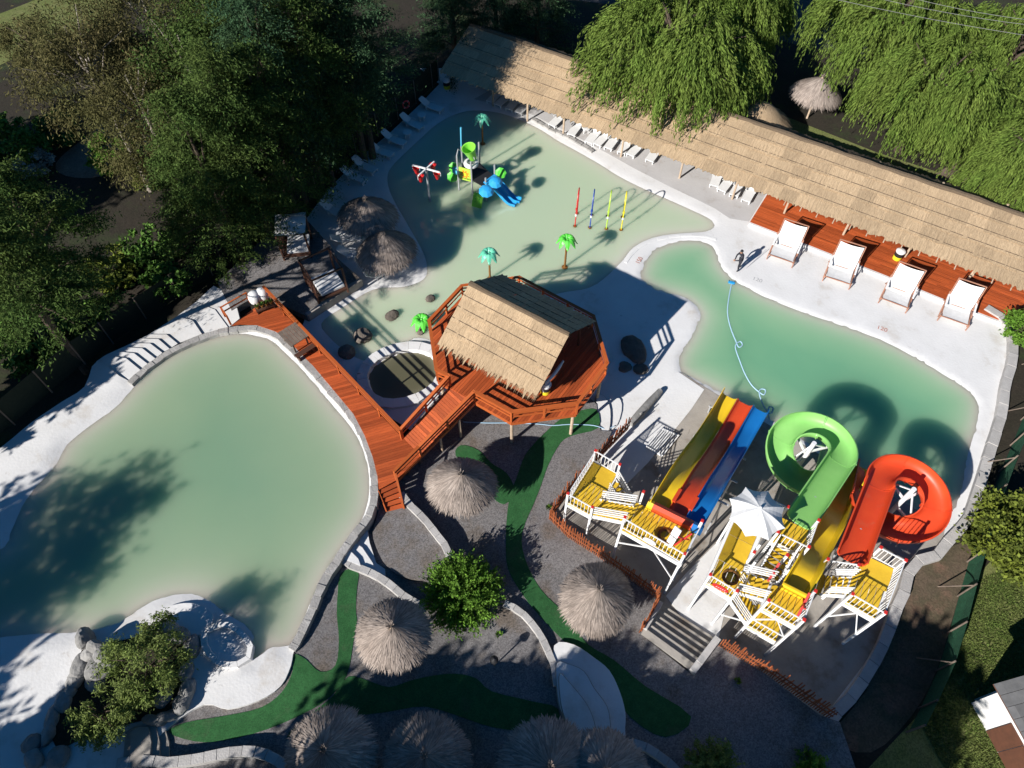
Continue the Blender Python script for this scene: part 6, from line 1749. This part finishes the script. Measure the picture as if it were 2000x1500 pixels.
# trees outside the frame whose shade falls into it
G3 = 'trees outside the frame casting shade'
for i, (x, y, z, r, d, lab) in enumerate([(-34.5,2.0,9.5,3.8,.42,'tree left of the frame shading the left pool'),(-38,-3,9.5,4.6,.8,'tree left of the frame shading the pool terrace'),(-36,-10,9.5,4.4,1.6,'tree below left shading the rock garden path'),
        (-40,5,8,2.6,.5,'tree far left of the frame shading the pool corner'),(-35,13.5,8,2.6,1.2,'tree left of the frame shading the white bank'),(-33.5,17.5,7,2.2,1.2,'slim tree left of the frame shading the upper bank'),(-46,27,9,4.6,2,'tree left of the frame shading the dark wood floor'),(-44,35,9,4.6,2,'tree left of the frame shading the clearing'),(-23,-10,8,2.2,.22,'slim tree below the frame shading the left pool end'),(-28,-5.5,8,3.0,2,'tree below the left corner shading the terrace path'),(-29,-11,9,3.6,2,'second tree below the left corner'),(-25,-15,10,4.0,1.5,'tree below the frame shading the lower left walls'),
        (-18,-9,9.5,4.2,2,'tree below the frame shading the bottom parasols'),(-10.5,-7.4,9.5,3.7,2.2,'tree below the frame shading the leaf-shaped steps'),(-4.5,-9.5,9.5,4.2,2.2,'tree below the frame shading the stair gravel'),
        (2.2,-6.8,9.5,3.5,2.2,'tree below the frame shading the picket fence end'),(-3,-10,11,4.0,2,'tall tree below the frame shading the soil strip'),(-15,-13,9,4.4,2,'second row tree below the frame left of centre'),
        (-8,-12.5,9,4.4,2,'second row tree below the frame at the centre'),(-1.5,-12,9,4.4,2,'second row tree below the frame right of centre')]):
    tree(lab, None, z, (r, r, r), 110, int(80 * d), .24, 'pine_leaf', 'trunk', 80 + i, 'round', G3, base_xy=(x, y))
# garden trees
def spiky_bush(label, c, r, h, n, seed, mat, name='bush'):
    rs = np.random.RandomState(seed)
    t = thing(name, label, 'bush', c)
    b = B(); V = []
    for i in range(n):
        a = rs.uniform(0, 2 * PI); el = math.asin(rs.uniform(.02, 1)); rr = rs.uniform(.5, 1)
        d = np.array([math.cos(a) * math.cos(el) * r, math.sin(a) * math.cos(el) * r, math.sin(el) * h + .1])
        s = d * rs.uniform(.25, .45); e = d * rs.uniform(.82, 1.12) + np.array([0, 0, rs.uniform(0, .25)])
        if i < 60: b.tube([tuple(s * .2), tuple(s), tuple(e * .8)], [.03, .022, .008], 5)
        m = 34; tt = rs.uniform(0, 1, m)[:, None]
        C = s + (e - s) * tt + rs.normal(0, .045, (m, 3)); ax = (e - s) / np.linalg.norm(e - s)
        D = unit_v(ax * .6 + rs.normal(0, .55, (m, 3))); N = unit_v(np.cross(D, rs.normal(0, 1, (m, 3))))
        sz = rs.uniform(.045, .10, m)
        V.append(quads(C, D, N, sz, sz * .42))
    link('foliage', mesh_from_quads('foliage', np.concatenate(V), mat), None, t)
    me = bpy.data.meshes.new('stems'); me.from_pydata(b.v, [], b.f); me.update(); o = link('stems', me, 'trunk', t); kind(o, 'stuff')
    return t
spiky_bush('bright green spiky bush on the gravel between the thatched parasols', P(905,1165,.85), 1.95, 1.7, 620, 5, 'bush_leaf')
spiky_bush('feathery yellow-green tree top at the bottom edge right of the steps', P(1385,1505,1.0), 1.2, 1.9, 160, 6, 'feather_leaf')
spiky_bush('small leafy plant at the bottom edge below the shaded wall', P(1575,1505,.6), .8, 1.0, 90, 7, 'bush_leaf')
for k, (a, b_, lab) in enumerate([(950,1200,'small weed on gravel right of the green bush'),(975,1240,'tiny weed on gravel above the garden lamp'),(1440,1330,'small weed on gravel below the right picket fence'),(1072,992,'small green plant at the fence corner beside the tower')]):
    q = T(a, b_); t = thing('weed', lab, 'weed', q, 'weeds on the gravel'); tuft('leaves', 'bush_leaf', t, q, .16, .22, 40, 90 + k)
tree('round yellow-green bush behind the green fence at the right edge', (1985,1050), 1.5, (2.0,2.3,1.6), 90, 130, .11, 'round_leaf', 'trunk', 101, 'round', None, 'bush', 'bush', tr=.1)
tree('green bush at the right edge behind the shelter corner', (2010,640), .9, (1.2,1.4,.9), 40, 90, .10, 'bush_leaf', 'trunk', 102, 'round', None, 'bush', 'bush', tr=.07)
# rock garden
rg = thing('rock_garden', 'grey rockwork grotto with curved stone edge at the bottom left', 'rock garden', P(240,1330,LZ))
rn = random.Random(9)
for i, (a, b_, z, r, sq) in enumerate([(165,1252,1.6,.55,(.8,.9,1.1)),(178,1275,1.6,.5,(1,1,1)),(195,1262,1.8,.5,(1,.8,1)),(160,1300,1.5,.5,(.8,1.2,.8)),(150,1325,1.4,.45,(1,1,.8)),(195,1300,1.7,.55,(1,1,.9)),(215,1285,1.9,.6,(1,1,.8)),(185,1335,1.5,.55,(1,.9,.7)),
        (330,1228,1.7,.5,(1,.7,.8)),(350,1240,1.6,.55,(1.1,.8,.8)),(372,1262,1.5,.5,(.8,1.1,.8)),(362,1310,1.5,.45,(.7,1.2,.7)),(368,1345,1.5,.45,(.7,1.2,.7)),(355,1375,1.5,.45,(.9,1,.7)),(330,1395,1.5,.45,(1.1,.8,.7)),(300,1405,1.5,.45,(1.2,.7,.7)),
        (320,1360,1.5,.4,(1,1,.8)),(125,1370,1.5,.45,(.8,1.2,.7)),(105,1405,1.5,.4,(.7,1.2,.7)),(95,1440,1.5,.42,(.8,1.2,.7)),(65,1450,1.5,.4,(1,1,.8)),(70,1480,1.5,.4,(1,1,.7)),(110,1480,1.5,.5,(1,1,.6)),(140,1350,1.4,.4,(1,1,.7))]):
    rock('rock', '', P(a, b_, z), r * .88, 'rock_grey', 200 + i, sq, rg, amp=.45)
B().prism([(p.x, p.y) for p in smooth_path([P(*q, 1.5) for q in [(160,1270),(240,1250),(330,1235),(362,1280),(362,1350),(330,1390),(260,1410),(180,1430),(110,1460),(110,1400),(150,1340)]], 3, True)], LZ, LZ + .32).build('planting_bed', 'earth', rg)
tree('feathery green tree growing out of the rock garden', (275,1292), 3.4, (1.7,1.65,1.1), 60, 150, .075, 'feather_leaf', 'trunk', 111, 'wispy', 'rock garden trees', base_z=LZ + .3, tr=.1)
tree('lower feathery tree on the left side of the rock garden', (198,1392), 2.9, (1.3,1.2,.8), 38, 150, .075, 'feather_leaf', 'trunk', 112, 'wispy', 'rock garden trees', base_z=LZ + .3, tr=.08)
tree('slim feathery branch tip above the rock garden grotto', (300,1225), 3.0, (.7,.9,.7), 16, 120, .07, 'feather_leaf', 'trunk', 113, 'wispy', 'rock garden trees', base_z=LZ + .3, tr=.05)

# ---- weeping willows
def willow_mesh(seed, Rr, top, low, ntip=300, per=16, nl=17):
    rs = np.random.RandomState(seed)
    lob = [(rs.uniform(0, 2 * PI), rs.uniform(.45, .75) * Rr, rs.uniform(.26, .40) * Rr, rs.uniform(-1.2, .8)) for _ in range(17)] + [(0, 0, Rr * .6, .4)]
    V = []; tips = []
    for i in range(ntip):
        a, rc, lr, dz = lob[rs.randint(len(lob))]
        u = rs.uniform(0, 1) ** .5 * lr; b = rs.uniform(0, 2 * PI)
        x, y = rc * math.cos(a) + u * math.cos(b), rc * math.sin(a) + u * math.sin(b)
        z = top + dz - (math.hypot(x, y) / Rr) ** 2 * (top - low) * .36 - (u / lr) ** 2 * 1.7 + rs.normal(0, .15)
        tips.append((x, y, z))
        od = np.array([x, y, 0]) / (math.hypot(x, y) + .3) * .6 + np.array([math.cos(b), math.sin(b), 0]) * .6
        for k in range(per):
            L = rs.uniform(.45, 1) * min(z - low * rs.uniform(.6, 1.3), 3.9); L = max(L, .7)
            o = od * rs.uniform(.35, 1.15) + rs.normal(0, .10, 3) * np.array([1, 1, 0]); s = np.array([x, y, z]) + rs.normal(0, .20, 3)
            t = np.sort(rs.uniform(0, 1, nl))[:, None]
            C = s + o * (1 - np.exp(-2.5 * t)) + np.array([0, 0, -1]) * L * t ** 1.25 + rs.normal(0, .035, (nl, 3))
            D = unit_v(o * np.exp(-2.5 * t) * 1.2 + np.array([0, 0, -1]) * (.4 + t) + rs.normal(0, .17, (nl, 3)))
            N = unit_v(np.cross(D, rs.normal(0, 1, (nl, 3)) + od))
            V.append(quads(C, D, N, rs.uniform(.10, .19, nl), rs.uniform(.022, .045, nl)))
    return np.concatenate(V), tips
wm = []
for s in (1, 2):
    V, tips = willow_mesh(300 + s, 6.0, 9.0, 2.6)
    me = mesh_from_quads('crown', V, 'willow_leaf')
    rs = np.random.RandomState(s)
    b = trunk_mesh(.42, 7.6, [tips[i] for i in rs.choice(len(tips), 26, False)], rs)
    mt = bpy.data.meshes.new('trunk'); mt.from_pydata(b.v, [], b.f); mt.update(); mt.materials.append(MATS['trunk'])
    wm.append((me, mt))
def willow(label, px_, z, k, sc, rot):
    c = P(*px_, z); t = thing('willow_tree', label, 'willow', Vector((c.x, c.y, GZ)), 'weeping willows behind the shelter', rot)
    link('crown', wm[k][0], None, t); link('trunk', wm[k][1], None, t)
    t.scale = (sc[0], sc[0], sc[1])
    return t
willow('large weeping willow drooping over the middle of the long shelter', (1318,72), 6.5, 0, (1.05, 1.0), .4)
willow('weeping willow in front of the others, left of the dirt patch', (1835,150), 6.0, 1, (.85, .88), 1.9)
willow('weeping willow at the top right crossed by power lines', (1745,35), 6.0, 0, (1.0, 1.0), 2.6)
willow('weeping willow at the right edge beside the dirt patch', (2035,300), 5.0, 1, (.72, .75), .3)
willow('weeping willow in the top right corner', (1990,95), 5.5, 0, (.8, .85), 4.2)
willow('weeping willow behind the large one at the top edge', (1420,-30), 6.5, 1, (.9, .95), 3.3)

# ---- grass on the open lawns
def grass(name, poly, n, seed, h=.10, z=GZ + .012, mat='grass_blade', label='short green grass'):
    rs = np.random.RandomState(seed); xs = [p[0] for p in poly]; ys = [p[1] for p in poly]
    X = rs.uniform(min(xs), max(xs), n * 2); Y = rs.uniform(min(ys), max(ys), n * 2); ok = inside(poly, X, Y); X, Y = X[ok][:n], Y[ok][:n]; m = len(X)
    a = rs.uniform(0, 2 * PI, m); s = np.stack([np.cos(a), np.sin(a), np.zeros(m)], 1) * .03
    base = np.stack([X, Y, np.full(m, z)], 1); tip = base + np.stack([rs.normal(0, .05, m), rs.normal(0, .05, m), h * rs.uniform(.5, 1.2, m)], 1)
    V = np.stack([base - s, base + s, tip], 1).reshape(-1, 3); me = from_arrays(name, V, np.arange(3 * m).reshape(-1, 3)); me.materials.append(MATS[mat])
    o = kind(link(name, me), 'stuff'); o['label'] = label; o['category'] = 'grass'; return o
grass('grass', [SH_0 + SH_D * 26 + SH_N * 5.4, SH_0 + SH_D * 40 + SH_N * 5.4, SH_0 + SH_D * 40 + SH_N * 10, SH_0 + SH_D * 26 + SH_N * 10], 26000, 3, .12, label='short green grass behind the long shelter under the willows')
grass('grass', [P(*q, .06) for q in [(1905,1135),(1990,1100),(2040,1250),(2040,1500),(1850,1510),(1800,1420),(1860,1270)]], 22000, 4, .09, label='sparse grass on the lawn at the lower right')

# ============================================================ FENCES, HOUSE, CABLES
def mesh_fence(name, label, path, h, mat, pmat, gap=2.2, braces=False, lean=0.):
    q = resample(path, gap); t = thing(name, label, 'fence', q[0])
    for i, p in enumerate(q):
        piece('post', pmat, t, Vector((p.x, p.y, p.z + h / 2)), (.08, .08, h + .1), shape='cyl')
        if i < len(q) - 1:
            a, b = q[i], q[i + 1]; bb = B(); m = 4; d = (b - a).normalized(); nn = Vector((-d.y, d.x, 0))
            for k in range(m + 1):
                c = a.lerp(b, k / m); sg = .05 * math.sin(PI * k / m)
                for j in range(3): bb.v.append(tuple(c + Vector((0, 0, .04 + (h - .08) * j / 2)) + nn * (.06 + sg * (j % 2))))
            for k in range(m):
                for j in range(2): o_ = 3 * k + j; bb.f.append((o_, o_ + 3, o_ + 4, o_ + 1))
            bb.build('mesh_panel', mat, t)
            if braces and i % 2 == 0: barpiece('brace', pmat, t, a + Vector((0, 0, h * .9)), a - nn * .9 + Vector((0, 0, 0)), .06, shape='cyl')
    return t
mesh_fence('mesh_fence', 'dark green mesh fence along the wood on the left side of the pools', smooth_path(pts([(-330,1110),(-90,915),(0,852),(80,785),(150,722)], 1.3) + pts([(225,668),(310,607),(380,562),(440,520),(520,450),(580,420),(630,365),(690,305),(755,255),(815,200),(858,158)], GZ), 2), 1.9, 'mesh_dark', 'greywood', 2.4)
mesh_fence('mesh_fence', 'bright green shade-net fence between kerb wall and lawn at the right', smooth_path(pts([(2060,640),(2015,760),(1990,830),(1962,895),(1935,960),(1905,1045),(1882,1120),(1860,1200),(1835,1290),(1810,1350),(1770,1430)], GZ), 2), 1.7, 'mesh_green', 'greywood', 2.0, True)
# house at the lower right
hA, hB = P(1900,1372,GZ), P(1985,1530,GZ); hd_ = (hB - hA).normalized(); hN = Vector((-hd_.y, hd_.x, 0)); hN = hN if hN.x > 0 else -hN
hB = hA + hd_ * 9
ho = thing('house', 'white house with grey tiled roof at the lower right corner', 'house', hA)
WH = 2.6
def wallbox(a, b, th, z0, z1, nm='wall', mat='plaster'):
    return B().bar(Vector((a.x, a.y, (z0 + z1) / 2)), Vector((b.x, b.y, (z0 + z1) / 2)), th, z1 - z0).build(nm, mat, ho)
wallbox(hA, hB, .2, 0, WH); wallbox(hA + hN * .11, hA + hN * 6, .2, 0, WH); wallbox(hA + hN * 6, hB + hN * 6, .2, 0, WH); wallbox(hB + hN * .11, hB + hN * 6, .2, 0, WH)
for k in range(4):
    c0 = hA + hd_ * (1.15 + .85 * k) - hN * .125; wallbox(c0, c0 + hd_ * .82, .06, .15, 2.0, 'shutter_panel', 'brown_panel')
rid = WH + 1.7
for side, e0, dn_ in ((0, hA - hN * .35 - hd_ * .3, hN), (1, hA + hN * 6.35 - hd_ * .3, -hN)):
    run = 3.35; sl = Vector((dn_.x * run, dn_.y * run, rid - WH)); L_ = 9.6; rows, cols = 13, 21
    x = hd_; y = sl.normalized(); z = x.cross(y); 
    if z.z < 0: z = -z
    M = Matrix((x, y, z)).transposed()
    B().add([e0 + Vector((0, 0, WH - .12)), e0 + hd_ * L_ + Vector((0, 0, WH - .12)), e0 + hd_ * L_ + sl + Vector((0, 0, WH - .12)), e0 + sl + Vector((0, 0, WH - .12))], [(0, 1, 2, 3)]).build('roof_board', 'roof_tile' if side else 'brown_panel', ho)
    for r in range(rows):
        for c in range(cols):
            if side == 1: continue
            p = e0 + Vector((0, 0, WH)) + hd_ * (L_ * (c + .5) / cols) + sl * ((r + .5) / rows)
            piece('roof_tile', 'roof_tile', ho, p, (L_ / cols - .015, sl.length / rows + .06, .035), M=M @ Matrix.Rotation(R(-4), 3, 'X'))
if True:
    b = B(); b.add([hA + Vector((0, 0, WH)), hA + hN * 6 + Vector((0, 0, WH)), hA + hN * 3 + Vector((0, 0, rid - .1))], [(0, 1, 2)]); b.build('gable', 'plaster', ho)
# power lines
for k, (a, b_, z) in enumerate([((1640,-12),(2040,62),9.5),((1750,-8),(2040,40),9.8),((1800,-12),(2040,30),10.1)]):
    p, q = P(*a, z), P(*b_, z); d = q - p; pth = [p + d * (-.6 + 2.2 * i / 16) + Vector((0, 0, -.5 * math.sin(PI * i / 16))) for i in range(17)]
    tag(B().tube(pth, .013, 5).build('power_line', 'cable', None, True), ['lowest power line crossing the top right willows', 'middle power line crossing the top right willows', 'highest power line crossing the top right willows'][k], 'power line', 'power lines')
